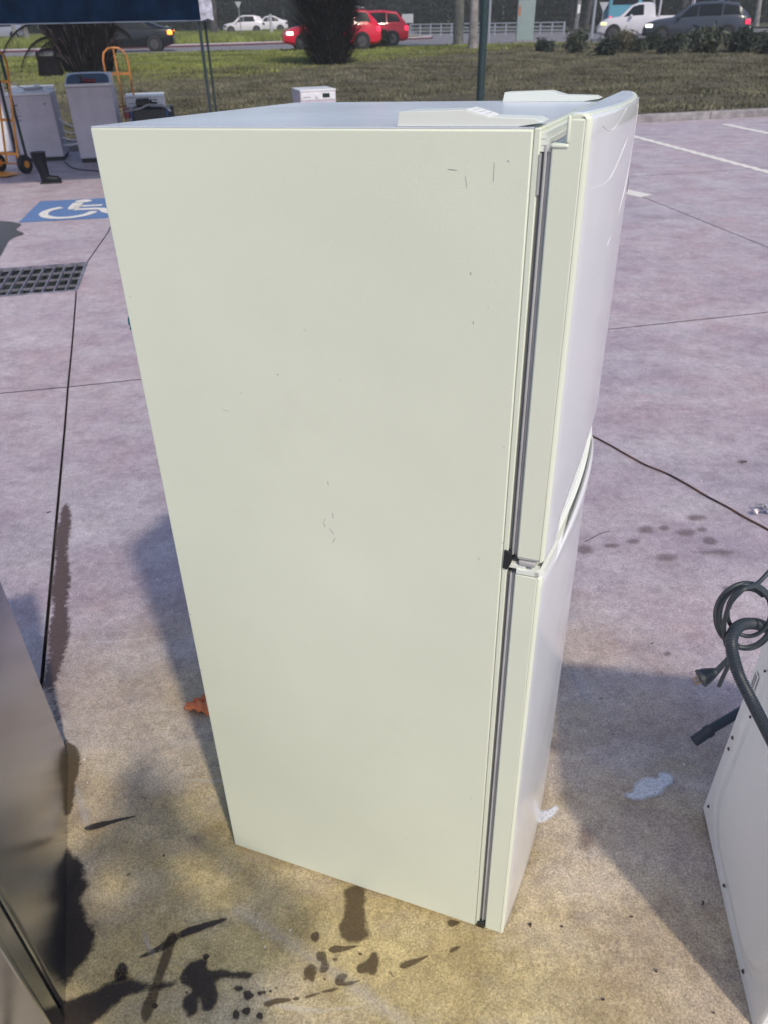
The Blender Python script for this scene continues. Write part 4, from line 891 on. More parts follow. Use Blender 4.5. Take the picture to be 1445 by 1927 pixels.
# ------------------------------------------------------------------ far side of the car park: machines, trolleys, boot, canopy
u3 = Vector((0.977, 0.21, 0)).normalized(); v3 = Vector((-u3.y, u3.x, 0)); RZ = math.atan2(u3.y, u3.x)
def toploader(name, label, corner_px, wid, dep, hgt, left=False, lid_open=True):
    c = hit(*corner_px); c = c if left else c - u3 * wid
    t = thing(name, label, 'washing machine', (c.x, c.y, lot_z(c.y)), RZ)
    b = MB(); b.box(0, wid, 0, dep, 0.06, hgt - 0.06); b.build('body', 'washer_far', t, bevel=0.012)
    b = MB(); b.box(0.01, wid - 0.01, 0.02, dep - 0.01, 0.0, 0.058); b.build('plinth', 'black', t)
    return t
w1 = toploader('top_load_washer', 'old white top loader with a power board on its lid, left of the taller one', (123, 301), 0.66, 0.62, 1.00)
b = MB(); b.box(-0.005, 0.665, -0.008, 0.625, 0.941, 0.985); b.build('top_deck', 'washer_top', w1, bevel=0.01)
b = MB(); b.box(0.06, 0.60, 0.05, 0.42, 0.9855, 0.996); b.build('lid', 'washer_top', w1, bevel=0.004)
b = MB(); b.box(0.0, 0.66, 0.46, 0.625, 0.9855, 1.045); b.build('control_panel', 'washer_top', w1, bevel=0.012)
for k, (z0, z1, x0, x1, mm) in enumerate([(0.80, 0.825, 0.05, 0.14, 'greyink'), (0.76, 0.768, 0.065, 0.15, 'print'), (0.74, 0.748, 0.065, 0.15, 'print'), (0.705, 0.712, 0.07, 0.15, 'print'), (0.66, 0.668, 0.08, 0.15, 'black'), (0.60, 0.608, 0.085, 0.15, 'blueplastic')]):
    b = MB(); b.box(x0, x1, -0.004, -0.0005, z0, z1); b.build('label_print', mm, w1)
b = MB(); b.disc((0.55, -0.001, 0.82), (0, -1, 0), 0.016, 0.003); b.build('badge', 'greyink', w1)
w2 = toploader('top_load_washer', 'tallest white top loader washer with its dark glass lid raised', (154, 306), 0.68, 0.62, 1.12, left=True)
b = MB(); b.box(-0.004, 0.684, -0.006, 0.30, 1.061, 1.10); b.build('top_deck', 'washer_top', w2, bevel=0.008)
# raised rear console with sloping glass
ring = MB(); cs = []
for a in np.linspace(0, math.pi, 15): cs.append((0.34 + 0.335 * (abs(math.cos(a)) ** 0.35) * (1 if math.cos(a) > 0 else -1), 0.0, 1.10 + 0.135 * abs(math.sin(a)) ** 0.5))
inner = [(0.34 + (x - 0.34) * 0.94, y, 1.10 + (z - 1.10) * 0.88) for x, y, z in cs]
vs = [(x, 0.02 + (z - 1.10) * 2.2, z) for x, y, z in cs] + [(x, 0.02 + (z - 1.10) * 2.2 - 0.01, z) for x, y, z in inner] + [(x, 0.06 + (z - 1.10) * 2.2, z) for x, y, z in cs]; n_ = len(cs)
ring.add(vs, [(i, i + 1, n_ + i + 1, n_ + i) for i in range(n_ - 1)] + [(i, 2 * n_ + i, 2 * n_ + i + 1, i + 1) for i in range(n_ - 1)]); ring.build('lid_frame', 'washer_top', w2)
g_ = MB(); g_.add([(x, 0.02 + (z - 1.10) * 2.2 - 0.004, z) for x, y, z in inner], [tuple(range(n_))]); g_.build('lid_glass', 'lidglass', w2)
b = MB(); b.box(0.004, 0.676, 0.33, 0.615, 1.061, 1.215); b.build('rear_console', 'washer_top', w2, bevel=0.02)
b = MB(); b.box(0.0, 0.68, -0.0035, 0.0, 1.046, 1.052); b.build('deck_seam', 'greyplastic', w2)
# drill on w2
dw = w2.matrix_basis
def at_w(t, x, y, z):
    R_ = Matrix.Rotation(RZ, 3, 'Z'); return Vector(t.location) + R_ @ Vector((x, y, z))
dp = at_w(w2, 0.30, 0.06, 1.145)
dr_ = thing('power_drill', 'dark red cordless drill lying on the tallest washer', 'drill', dp)
b = MB(); b.tube([(-0.02, 0, 0.0), (0.16, 0, -0.01)], 0.026, 10); b.build('motor', 'red_plastic', dr_)
b = MB(); b.bar((-0.03, 0, 0.0), (-0.06, 0, 0.05), 0.05, 0.04); b.build('grip', 'black', dr_)
b = MB(); b.box(-0.10, -0.03, -0.03, 0.03, 0.04, 0.06); b.build('battery', 'black', dr_)
# power board on w1
pb = thing('power_board', 'white power board with loose cable on the lid of the lower washer', 'power board', at_w(w1, 0.40, 0.2, 1.0))
b = MB(); b.obox((0, 0, 0.02), (1, 0.1, 0.05), (0, 1, 0), (0, 0, 1), 0.14, 0.03, 0.02); b.build('casing', 'greyplastic', pb, bevel=0.006)
b = MB(); b.tube(cat_curve([(-0.13, 0, 0.02), (-0.24, 0.02, 0.06), (-0.36, 0.05, 0.10), (-0.55, 0.1, 0.13)], 6), 0.007, 6); b.build('cable', 'greyplastic', pb)
b = MB(); b.box(0.02, 0.10, -0.02, 0.02, 0.04, 0.085); b.build('adaptor', 'washer_top', pb, bevel=0.006)
# front loaders
def frontloader(name, label, px, Y, wid, dep, hgt, rz):
    c = at(px, 200, Y); t = thing(name, label, 'washing machine', (c.x, c.y, ground(c.x, c.y)), rz)
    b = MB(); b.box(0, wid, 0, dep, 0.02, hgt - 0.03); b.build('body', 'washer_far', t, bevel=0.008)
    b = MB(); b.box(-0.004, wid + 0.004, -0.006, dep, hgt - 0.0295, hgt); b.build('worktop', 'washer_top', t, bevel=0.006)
    b = MB(); b.box(0.012, wid - 0.012, -0.010, -0.0008, hgt - 0.155, hgt - 0.036); cp = b.build('control_panel', 'washer_top', t, bevel=0.004)
    b = MB(); b.disc((wid * 0.46, -0.0105, hgt - 0.095), (0, -1, 0), 0.028, 0.022, 16, 0.024); b.build('dial', 'washer_top', cp)
    b = MB(); b.box(wid * 0.62, wid * 0.82, -0.013, -0.0105, hgt - 0.125, hgt - 0.06); b.build('display', 'lcd', cp)
    b = MB(); b.box(wid * 0.08, wid * 0.28, -0.013, -0.0105, hgt - 0.118, hgt - 0.104); b.build('drawer_handle', 'greyplastic', cp)
    b = MB(); b.disc((wid / 2, -0.001, hgt * 0.47), (0, -1, 0), 0.20, 0.03, 28, 0.18); dd = b.build('door', 'greyplastic', t)
    b = MB(); b.disc((wid / 2, -0.0315, hgt * 0.47), (0, -1, 0), 0.145, 0.01, 28, 0.13); b.build('glass', 'lidglass', dd)
    for x in (0.05, wid - 0.05):
        for y in (0.05, dep - 0.05):
            b = MB(); b.disc((x, y, 0), (0, 0, 1), 0.02, 0.02, 8); b.build('foot', 'black', t)
    return t
frontloader('front_load_washer', 'small white front loader with dark display, alone beyond the fridge top', 567, 14.25, 0.62, 0.62, 0.86, RZ + 0.10)
bm_ = frontloader('front_load_washer', 'white front loader half hidden behind the blue crate and black gear', 238, 13.95, 0.62, 0.60, 0.85, RZ)
# blue crate stack and black gear in front of it
bc = at(283, 215, 13.35)
cr = thing('blue_crate', 'tall blue plastic crate standing before the half hidden front loader', 'crate', (bc.x, bc.y, lot_z(bc.y)), RZ)
b = MB()
for k in range(2):
    z0 = 0.02 + 0.33 * k
    b.add([(-.22, -.16, z0), (.22, -.16, z0), (.22, .16, z0), (-.22, .16, z0), (-.25, -.19, z0 + .31), (.25, -.19, z0 + .31), (.25, .19, z0 + .31), (-.25, .19, z0 + .31)], [(0, 3, 2, 1), (0, 1, 5, 4), (1, 2, 6, 5), (2, 3, 7, 6), (3, 0, 4, 7)])
b.build('crate_shell', 'blueplastic', cr); b = MB(); b.box(-.26, .26, -.20, .20, .655, .675); b.build('rim', 'blueplastic', cr)
cr.scale = (1.15, 1.1, 1.05)
gear = thing('black_bag', 'black tool bag with grey straps slumped over the blue crate', 'bag', (bc.x, bc.y, lot_z(bc.y) + 0.70), RZ); gear.scale = (1.3, 1.2, 1.05)
b = MB(); b.box(-.20, .20, -.225, .16, -0.26, 0.06); b.build('bag_body', 'black', gear, bevel=0.04, seg=3)
b = MB(); b.box(-.14, .02, -.12, .08, 0.06, 0.16); b.build('pocket', 'black', gear, bevel=0.02)
b = MB(); b.tube(cat_curve([(-.27, -.20, .02), (-.1, -.23, .05), (0.0, -.2, .09), (0.12, -.2, .08), (.25, -.2, .04)], 5), 0.014, 6); b.build('strap', 'greyplastic', gear)
b = MB(); b.tube(cat_curve([(.05, -.1, .13), (.15, -.12, .11), (.25, -.2, 0.0)], 5), 0.012, 6); b.build('strap', 'washer_top', gear)
b = MB(); b.box(-.30, -.22, -.16, -.08, -0.08, 0.05); b.build('side_pouch', 'red_plastic', gear, bevel=0.015)
b = MB(); b.box(0.21, 0.29, -.10, .10, -0.65, 0.05); b.build('side_sheet', 'black', gear, bevel=0.01)
# white appliance at the far left edge
c = hit(26, 292); ap = thing('white_bar_fridge', 'white appliance side cut off at the far left, behind the sack trolley', 'fridge', (c.x - 0.62, c.y, lot_z(c.y)), RZ)
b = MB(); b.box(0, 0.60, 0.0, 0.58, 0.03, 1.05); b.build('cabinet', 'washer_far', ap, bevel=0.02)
b = MB(); b.box(0.02, 0.58, 0.02, 0.56, 0.0, 0.029); b.build('plinth', 'black', ap)
b = MB(); b.box(0.0, 0.60, -0.05, -0.006, 0.05, 1.045); b.build('door', 'washer_top', ap, bevel=0.015)
# sack trolleys
def trolley(name, label, base, rz, hgt, lean, m, wid=0.42, wheels=True, group=None):
    t = thing(name, label, 'sack trolley', base, rz)
    def P(x, s, o=0.0): return Vector((x, -s * math.sin(lean) * -1 * -1 + o, 0.10 + s * math.cos(lean)))
    hw = wid / 2
    path = [P(-hw, 0), P(-hw, hgt * 0.5), P(-hw, hgt - 0.16), P(-hw + 0.03, hgt - 0.06), P(-hw + 0.11, hgt), P(0, hgt + 0.005), P(hw - 0.11, hgt), P(hw - 0.03, hgt - 0.06), P(hw, hgt - 0.16), P(hw, hgt * 0.5), P(hw, 0)]
    b = MB(); b.tube(path, 0.016, 8); b.build('frame', m, t)
    for s_ in (0.12, 0.42, 0.75):
        b = MB(); b.bar(P(-hw, s_ * hgt), P(hw, s_ * hgt), 0.035, 0.02, up=(0, 1, 0)); b.build('crossbar', m, t)
    b = MB(); b.bar(P(0, 0.05), P(0, hgt), 0.025, 0.02, up=(0, 1, 0)); b.build('centre_bar', m, t)
    b = MB(); b.box(-hw, hw, -0.30, 0.0, 0.02, 0.028); b.build('toe_plate', m, t)
    if wheels:
        b = MB(); b.tube([(-hw - 0.10, 0.10, 0.13), (hw + 0.10, 0.10, 0.13)], 0.012, 8); b.build('axle', m, t)
        for sg in (-1, 1):
            b = MB(); b.disc((sg * (hw + 0.03) - 0.035, 0.10, 0.13), (1, 0, 0), 0.13, 0.07, 20); w_ = b.build('wheel', 'rubber', t, bevel=0.015)
            b = MB(); b.disc((sg * (hw + 0.03) - 0.040, 0.10, 0.13), (1, 0, 0), 0.05, 0.08, 12); b.build('hub', m, w_)
    return t
tb = hit(42, 326)
t1 = trolley('sack_trolley', 'yellow sack trolley with black wheels at the left edge, leaning by the boot', (tb.x - 0.20, tb.y, lot_z(tb.y)), rad(-22), 1.50, rad(-12), 'truck', 0.46)
b = MB(); b.bar((0.16, 0.08, 0.10), (0.16, 0.13, 1.30), 0.028, 0.028); b.build('tarp_pole', 'black', t1)
b = MB(); b.box(-0.30, -0.20, -0.06, 0.02, 0.10, 0.30); b.build('bracket', 'truck', t1)
tb2 = hit(240, 300)
t2 = trolley('sack_trolley', 'orange sack trolley standing between the tall washer and the grass', (at(228, 180, 13.95).x, 13.98, lot_z(13.9)), RZ, 1.42, rad(-4), 'truckrust', 0.38, wheels=True)
# boot
bp0 = hit(88, 346); bt = thing('rubber_boot', 'tall black rubber boot standing before the lower washer', 'boot', (bp0.x, bp0.y + 0.06, lot_z(bp0.y)), rad(10))
b = MB(); b.tube([(-.02, 0, .06), (-.02, 0, .14), (-.035, 0, .24), (-.04, 0, .36), (-.04, 0, .41)], 0, 16, rr=[.062, .068, .082, .098, .102], cap=True); b.build('shaft', 'boot', bt)
b = MB(); b.tube([(-.07, 0, .05), (0, 0, .062), (.08, 0, .05), (.15, 0, .045), (.185, 0, .035)], 0, 14, rr=[.05, .062, .052, .048, .02]); b.build('foot', 'boot', bt)
b = MB(); b.box(-.10, .19, -.05, .05, 0, .022); b.build('sole', 'rubber', bt, bevel=0.008)
# hoses between the washers
hs = thing('inlet_hoses', 'white water hoses strung between the two top loaders', 'hose', at(130, 230, 13.35))
for pts, r in [([(112, 222), (125, 232), (142, 238), (152, 237)], 0.012), ([(118, 258), (132, 262), (150, 263)], 0.010), ([(120, 272), (135, 272), (152, 268)], 0.013), ([(118, 244), (133, 250), (146, 246), (152, 252)], 0.008)]:
    b = MB(); b.tube(cat_curve([at(x, y, 13.45) for x, y in pts], 6), r, 6); b.build('hose_run', 'washer_top', hs, world=True)
cb = MB(); cb.tube(cat_curve([hit(x, y) + Vector((0, 0, .01)) for x, y in [(122, 305), (135, 315), (155, 320), (182, 322), (230, 326)]], 6), 0.009, 6); tag(cb.build('floor_cable', 'cord'), 'dark cable lying on the concrete below the tall washer', 'cable')

# canopy (gazebo)
f0 = at(374, 34, 10.6); back_r = Vector((f0.x, f0.y, 0)) + Vector((-0.63, 2.93, 0))
gz_ = thing('gazebo', 'navy pop-up gazebo on thin legs over the washers at the left', 'gazebo', (f0.x, f0.y, lot_z(f0.y)))
A_ = Vector((f0.x, f0.y, 0)); B_ = at(396, 120, 13.4); B_.z = 0;  D_ = A_ - u3 * 3.0; E2 = B_ - u3 * 3.0
for nm, p in (('a', A_), ('b', B_), ('c', D_), ('d', E2)):
    b = MB(); b.bar(Vector((p.x, p.y, lot_z(p.y) + 0.012)), Vector((p.x, p.y, 2.05)), 0.032, 0.032); l_ = b.build('leg', 'legmetal', gz_, world=True)
    b = MB(); b.box(p.x - .05, p.x + .05, p.y - .05, p.y + .05, lot_z(p.y), lot_z(p.y) + 0.01); b.build('foot_plate', 'legmetal', l_, world=False).location = -Vector(gz_.location)
zb = f0.z - 0.012; zt = zb + 0.27
out = 0.05
cor = [A_ + (u3 - v3) * out, B_ + (u3 + v3) * out, E2 + (-u3 + v3) * out, D_ + (-u3 - v3) * out]
for i in range(4):
    a, b2 = cor[i], cor[(i + 1) % 4]; vs = []; n = 24
    for k in range(n + 1):
        p = a.lerp(b2, k / n); nn = Vector(((b2 - a).y, -(b2 - a).x, 0)).normalized(); rip = 0.012 * math.sin(k * 1.7) * (1 if 0 < k < n else 0)
        vs += [(p.x + nn.x * rip, p.y + nn.y * rip, zb + 0.001), (p.x, p.y, zt)]
    m_ = MB(); m_.add(vs, [(2 * k, 2 * k + 2, 2 * k + 3, 2 * k + 1) for k in range(n)]); o = m_.build('valance', 'navycloth', gz_, world=True); s_ = o.modifiers.new('s', 'SOLIDIFY'); s_.thickness = 0.003
    m_ = MB(); m_.bar(Vector((a.x, a.y, zb - 0.006)), Vector((b2.x, b2.y, zb - 0.006)), 0.008, 0.012); m_.build('hem', mat('hem_%d' % i, (0.10, 0.13, 0.19), 0.7), gz_, world=True)
apx = (A_ + E2) / 2; apx.z = 3.0
ro_ = MB(); ro_.add([(*c_.xy, zt) for c_ in cor] + [tuple(apx)], [(0, 1, 4), (1, 2, 4), (2, 3, 4), (3, 0, 4)]); o = ro_.build('roof', 'navycloth', gz_, world=True); s_ = o.modifiers.new('s', 'SOLIDIFY'); s_.thickness = 0.003
a = cor[0]
m_ = MB(); vs = []
for k in range(7):
    ph_ = k / 6; q = a + (-u3) * 0.10 * (1 - ph_) if ph_ < 0.999 else a
    q = (a - u3 * 0.01 + v3 * 0.0) + (-u3 * 0.02 if k == 0 else Vector((0, 0, 0))) + v3 * (0.24 * ph_)
    wob = 0.02 * math.sin(k * 2.2); vs += [(q.x + 0.02, q.y - 0.02 + wob, zb + 0.02 + 0.015 * math.sin(k * 2.5)), (q.x + 0.02, q.y - 0.02, zt + 0.02)]
for k in range(5):
    pass
m_.add(vs, [(2 * k, 2 * k + 2, 2 * k + 3, 2 * k + 1) for k in range(6)])
fr_ = [a - u3 * 0.02, a + u3 * 0.06 - v3 * 0.01, a + u3 * 0.13 + v3 * 0.02]; vs = []
for k, q in enumerate(fr_): vs += [(q.x, q.y - 0.03, zb - 0.01 + 0.02 * (k % 2)), (q.x, q.y - 0.03, zt + 0.02)]
m_.add(vs, [(0, 2, 3, 1), (2, 4, 5, 3)]); o = m_.build('corner_sleeve', 'greycloth', gz_, world=True); s_ = o.modifiers.new('s', 'SOLIDIFY'); s_.thickness = 0.003

# ------------------------------------------------------------------ poles, signs, cabinet, rails
def vpole(name, label, cat, px, py, r, m, top_z, Y=None, taper=1.0, lean=0.0):
    p = hit(px, py) if Y is None else Vector((at(px, py, Y).x, Y, ground(at(px, py, Y).x, Y)))
    t = thing(name, label, cat, (p.x, p.y, p.z - 0.05))
    b = MB(); b.tube([(0, 0, 0), (lean * .5, 0, top_z * .5), (lean, 0, top_z)], 0, 16, rr=[r, r * (1 + taper) / 2, r * taper]); b.build('shaft', m, t)
    return t
gp = vpole('signpost', 'dark green steel post rising just beyond the fridge top', 'post', 903, 180, 0.075, 'polegreen', 4.2, Y=16.4)
b = MB(); b.disc((0, 0, 4.2), (0, 0, 1), 0.085, 0.03); b.build('cap', 'polegreen', gp)
pp = vpole('power_pole', 'thick weathered timber power pole by the road, left of the tree trunk', 'pole', 861, 84, 0.27, 'poletimber', 9.0, taper=0.8)
b = MB(); b.bar((-1.1, 0, 8.4), (1.1, 0, 8.4), 0.12, 0.12); ca_ = b.build('cross_arm', 'poletimber', pp)
for x in (-1, -.4, .4, 1):
    b = MB(); b.disc((x, 0, 8.46), (0, 0, 1), 0.05, 0.12, 8); b.build('insulator', 'greyplastic', ca_)
lp = vpole('light_pole', 'slim pale steel light pole just right of the green post', 'light pole', 918, 78, 0.075, 'railmetal', 8.0, taper=0.7)
b = MB(); b.tube([(0, 0, 8.0), (-0.4, 0, 8.5), (-1.2, 0, 8.6)], 0.05, 8); b.build('arm', 'railmetal', lp)
b = MB(); b.box(-1.7, -1.15, -.12, .12, 8.54, 8.64); b.build('lamp_head', 'railmetal', lp, bevel=0.03)
# pale concrete posts to the right
vpole('lamp_column', 'thin pale column beyond the guard rail, left of the give way sign', 'pole', 1112, 70, 0.09, 'railmetal', 8.0)
cp_ = hit(985, 80); cab = thing('street_cabinet', 'pale green roadside service cabinet on a dark plinth', 'cabinet', (cp_.x, cp_.y, cp_.z), rad(-4))
b = MB(); b.box(-0.62, 0.62, -.30, .30, -0.02, 0.10); b.build('plinth', 'kerb', cab)
b = MB(); b.box(-0.45, 0.45, -.22, .22, 0.10, 1.95); b.build('housing', 'cabinet', cab, bevel=0.02)
b = MB(); b.box(-0.48, 0.48, -.25, .25, 1.951, 2.0); b.build('roof', 'cabinet', cab, bevel=0.01)
b = MB(); b.box(-0.28, 0.42, -.232, -.221, 0.16, 1.90); d_ = b.build('door', 'cabinet', cab, bevel=0.005)
b = MB(); b.box(-0.24, -0.21, -.25, -.233, 0.95, 1.12); b.build('handle', 'greyplastic', d_)
b = MB(); b.box(-0.43, -0.31, -.226, -.221, 1.25, 1.65); b.build('warning_sticker', 'orangesticker', cab)
b = MB(); b.box(-0.43, -0.31, -.226, -.221, 1.70, 1.85); b.build('warning_sticker', 'print', cab)
def giveway(label, px, py, Y, zt, sz):
    p = at(px, py, Y); zg = 0.5
    t = thing('give_way_sign', label, 'road sign', (p.x, p.y, zg))
    b = MB(); b.tube([(0, 0, 0), (0, 0, zt)], 0.035, 8); b.build('post', 'signpost', t)
    b = MB(); b.prism([(0, -0.05, zt - sz), (sz * .58, -0.05, zt), (-sz * .58, -0.05, zt)], (0, 0.012, 0)); b.build('sign_plate', 'signback', t)
p_ = at(449, 5, 72)
giveway('small give way sign with bare back, between the gazebo and the dark palm', 449, 8, 72, at(449, 25, 72).z - 0.5 + (at(449, 2, 72).z - at(449, 25, 72).z), 0.46)
giveway('bigger give way sign with bare back, beside the white ute', 1136, 8, 60, at(1136, 3, 60).z - 0.5, 0.56)
p = at(510, 40, 75); t = thing('guide_post', 'plain white post behind the grass island, left of the red car', 'post', (p.x, p.y, 0.6)); b = MB(); b.tube([(0, 0, 0), (0, 0, 1.55)], 0.12, 8); b.build('shaft', 'signback', t)
p = at(1088, 22, 70); t = thing('guide_post', 'small reflector post in front of the trees, right of the cabinet', 'post', (p.x, p.y, 0.5)); b = MB(); b.tube([(0, 0, 0), (0, 0, 1.3)], 0.05, 8); b.build('shaft', 'signpost', t)
b = MB(); b.box(-.10, .10, -.07, -.05, 1.3 - .02, 1.85); b.build('reflector', 'label', t)
p = at(690, 8, 60)
# roadside board behind the second red car
p = at(766, 40, 66); t = thing('roadside_board', 'small pale board on posts behind the rear red car', 'sign', (p.x, p.y, 0.5))
b = MB(); b.box(-0.42, 0.42, -.03, 0.0, 0.9, 1.45); b.build('board', 'signback', t)
for x in (-.35, .35):
    b = MB(); b.tube([(x, 0.03, 0), (x, 0.03, 1.4)], 0.03, 6); b.build('post', 'signpost', t)
gl = thing('guard_rail', 'pale three rail roadside fence behind the poles and cabinet', 'guard rail', (2.2, 71, 0.5))
ra, rb_ = at(771, 60, 72), at(1060, 60, 66); ra.z = rb_.z = 0.5
nn = 14
for k in range(nn + 1):
    p = ra.lerp(rb_, k / nn); b = MB(); b.bar(Vector((p.x, p.y, 0.4)), Vector((p.x, p.y, 1.28)), 0.12, 0.12); b.build('post', 'railmetal', gl, world=True)
for z in (0.75, 1.0, 1.25):
    b = MB(); b.bar(ra + Vector((0, -.08, z - .5)), rb_ + Vector((0, -.08, z - .5)), 0.05, 0.075); b.build('rail', 'railmetal', gl, world=True)

# ------------------------------------------------------------------ vehicles
def make_car(name, label, cat, loc, rz, L, H_, Wd, prof, paint, glass_spans, wheels, r_wheel=0.33, front='headlamp', rear='redlamp', group=None, blink=False):
    """prof: list of (x along the length from the nose 0..1, belt height, roof height, roof half width factor)"""
    t = thing(name, label, cat, loc, rz, group)
    hw = Wd / 2; vs = []; n = len(prof)
    for (x, zb_, zt_, rf, nar) in prof:
        X = (0.5 - x) * L; w = hw * nar; zl = 0.20 if 0.04 < x < 0.96 else 0.30
        ring = [(0, zl), (w * .80, zl), (w * .97, zl + .12), (w, zl + .32), (w * .985, zb_ - .06), (w * .94, zb_), (w * rf, zt_ - .05), (w * rf * .86, zt_), (0, zt_ + .015)]
        full = ring + [(-y, z) for y, z in ring[-2:0:-1]]
        vs += [(X, y, z) for y, z in full]
    m_n = 16; fs = [(i * m_n + k, i * m_n + (k + 1) % m_n, (i + 1) * m_n + (k + 1) % m_n, (i + 1) * m_n + k) for i in range(n - 1) for k in range(m_n)] + [tuple(range(m_n)), tuple((n - 1) * m_n + k for k in range(m_n))]
    b = MB(); b.add(vs, fs); body = b.build('body', paint, t, smooth=True)
    def belt(x):
        for a, c in zip(prof, prof[1:]):
            if a[0] <= x <= c[0]:
                f_ = (x - a[0]) / max(1e-6, c[0] - a[0]); return [a[i] + (c[i] - a[i]) * f_ for i in range(1, 5)]
        return prof[-1][1:]
    def side_pt(x, f_, sg):
        zb_, zt_, rf, nar = belt(x); w = hw * nar
        y = w * .94 + (w * rf - w * .94) * f_; z = zb_ + (zt_ - .05 - zb_) * f_
        return ((0.5 - x) * L, sg * (y + 0.008), z)
    for sg in (-1, 1):
        for (xa, xb, f0_, f1_) in glass_spans:
            k = 6; up_ = [side_pt(xa[1] + (xb[1] - xa[1]) * i / k, f1_, sg) for i in range(k + 1)]; dn = [side_pt(xa[0] + (xb[0] - xa[0]) * i / k, f0_, sg) for i in range(k + 1)]
            b = MB(); b.add(dn + up_, [(i, i + 1, k + 2 + i, k + 1 + i) for i in range(k)]); b.build('side_window', 'carglass', t)
        for xw in wheels:
            X = (0.5 - xw) * L
            b = MB(); b.disc((X, sg * (hw - 0.10), r_wheel), (0, sg, 0), r_wheel + 0.05, 0.106, 22); b.build('wheel_arch', 'black', t)
            b = MB(); b.disc((X, sg * (hw - 0.10), r_wheel), (0, sg, 0), r_wheel, 0.118, 22); w_ = b.build('wheel', 'tyre', t, bevel=0.02)
            b = MB(); b.disc((X, sg * (hw - 0.09), r_wheel), (0, sg, 0), r_wheel * .66, 0.115, 18)
            for q in range(5):
                an_ = q * 2 * math.pi / 5; b.bar((X, sg * (hw + 0.027), r_wheel), (X + math.cos(an_) * r_wheel * .6, sg * (hw + 0.027), r_wheel + math.sin(an_) * r_wheel * .6), 0.05, 0.01, up=(0, 1, 0))
            b.build('rim', 'rim', w_)
        X = (0.5 - 0.06) * L; zb_, zt_, rf, nar = belt(0.06)
        b = MB(); b.box(X - 0.17, X + 0.16, sg * hw * nar * .93 - 0.10, sg * hw * nar * .93 + 0.10, zb_ - .17, zb_ - .03); b.build('headlight', front, t, bevel=0.03)
        X = (0.5 - 0.975) * L; zb_, zt_, rf, nar = belt(0.965)
        b = MB(); b.box(X - 0.10, X + 0.16, sg * hw * nar * .90 - 0.10, sg * hw * nar * .90 + 0.09, zb_ - .24, zb_ - .04); b.build('tail_light', rear, t, bevel=0.03)
        zb_, zt_, rf, nar = belt(0.34)
        b = MB(); b.obox(((0.5 - 0.335) * L, sg * (hw + 0.06), zb_ + 0.06), (1, 0, 0), (0, 1, 0), (0, 0, 1), .07, .08, .06); b.build('mirror', paint, t, bevel=0.02)
    # windscreen and rear window from the two steepest roof rises
    def screen(xa, xb, nm):
        z0a, z1a, rfa, na = belt(xa); z0b, z1b, rfb, nb_ = belt(xb)
        Xa, Xb = (0.5 - xa) * L, (0.5 - xb) * L; ya, yb = hw * na * rfa * .84, hw * nb_ * rfb * .84
        b = MB(); b.add([(Xa, -ya, z1a + .022), (Xa, ya, z1a + .022), (Xb, yb, z1b + .022), (Xb, -yb, z1b + .022)], [(0, 1, 2, 3)]); b.build(nm, 'carglass', t)
    t['_s'] = 1; del t['_s']
    return t, screen
suv = [(0.0, .62, .66, .80, .80), (0.03, .78, .84, .86, .90), (0.12, .92, .97, .90, .97), (0.27, 1.00, 1.06, .90, 1), (0.40, 1.02, 1.52, .80, 1), (0.50, 1.03, 1.66, .76, 1), (0.70, 1.05, 1.68, .76, 1), (0.86, 1.08, 1.60, .75, .99), (0.95, 1.06, 1.22, .82, .96), (1.0, .80, .95, .86, .90)]
sedan = [(0.0, .55, .58, .80, .80), (0.03, .70, .74, .86, .90), (0.12, .82, .86, .90, .97), (0.27, .90, .95, .90, 1), (0.42, .93, 1.38, .78, 1), (0.52, .94, 1.46, .74, 1), (0.66, .95, 1.44, .74, 1), (0.82, .99, 1.16, .80, .99), (0.90, 1.0, 1.08, .84, .97), (0.98, .96, 1.03, .86, .92), (1.0, .72, .84, .86, .88)]
def place(xn, xr, row, Y, L, heading_left=True):
    """nose pixel column and heading from the road direction; returns location and rotation"""
    a = hit(xn, row, 0.5); return a
def car_at(px_mid, Y, ang):
    p = at(px_mid, 60, Y); return (p.x, p.y, 0.49), ang
# nose points left: local +x is forward, so rotate by about 180 degrees
l, r = car_at(241, 46.6, rad(180 + 8))
s_, sc_f = make_car('black_sedan', 'black sedan driving left past the big palm stump, its rear light glowing', 'car', l, r, 4.7, 1.46, 1.8, sedan, 'paint_black', [((.33, .43), (.505, .505), .12, .92), ((.515, .515), (.80, .70), .12, .92)], (.19, .79), front='headlamp', rear='amberlamp'); sc_f(.30, .42, 'windscreen'); sc_f(.83, .68, 'rear_window')
l, r = car_at(623, 43.6, rad(180 + 10))
s_, sc_f = make_car('red_suv', 'red SUV with roof rails, mostly hidden behind the dark spiky palm', 'car', l, r, 4.75, 1.68, 1.85, suv, 'paint_red', [((.33, .43), (.50, .50), .10, .92), ((.51, .51), (.72, .72), .10, .92), ((.735, .735), (.90, .86), .14, .90)], (.19, .80), r_wheel=.35); sc_f(.29, .40, 'windscreen'); sc_f(.93, .88, 'rear_window')
for sg in (-1, 1):
    b = MB(); b.tube([((.5 - .45) * 4.75, sg * .62, 1.70), ((.5 - .5) * 4.75, sg * .62, 1.75), ((.5 - .8) * 4.75, sg * .62, 1.74), ((.5 - .84) * 4.75, sg * .62, 1.68)], .02, 6); b.build('roof_rail', 'railmetal', s_)
l, r = car_at(688, 48.4, rad(180 + 10))
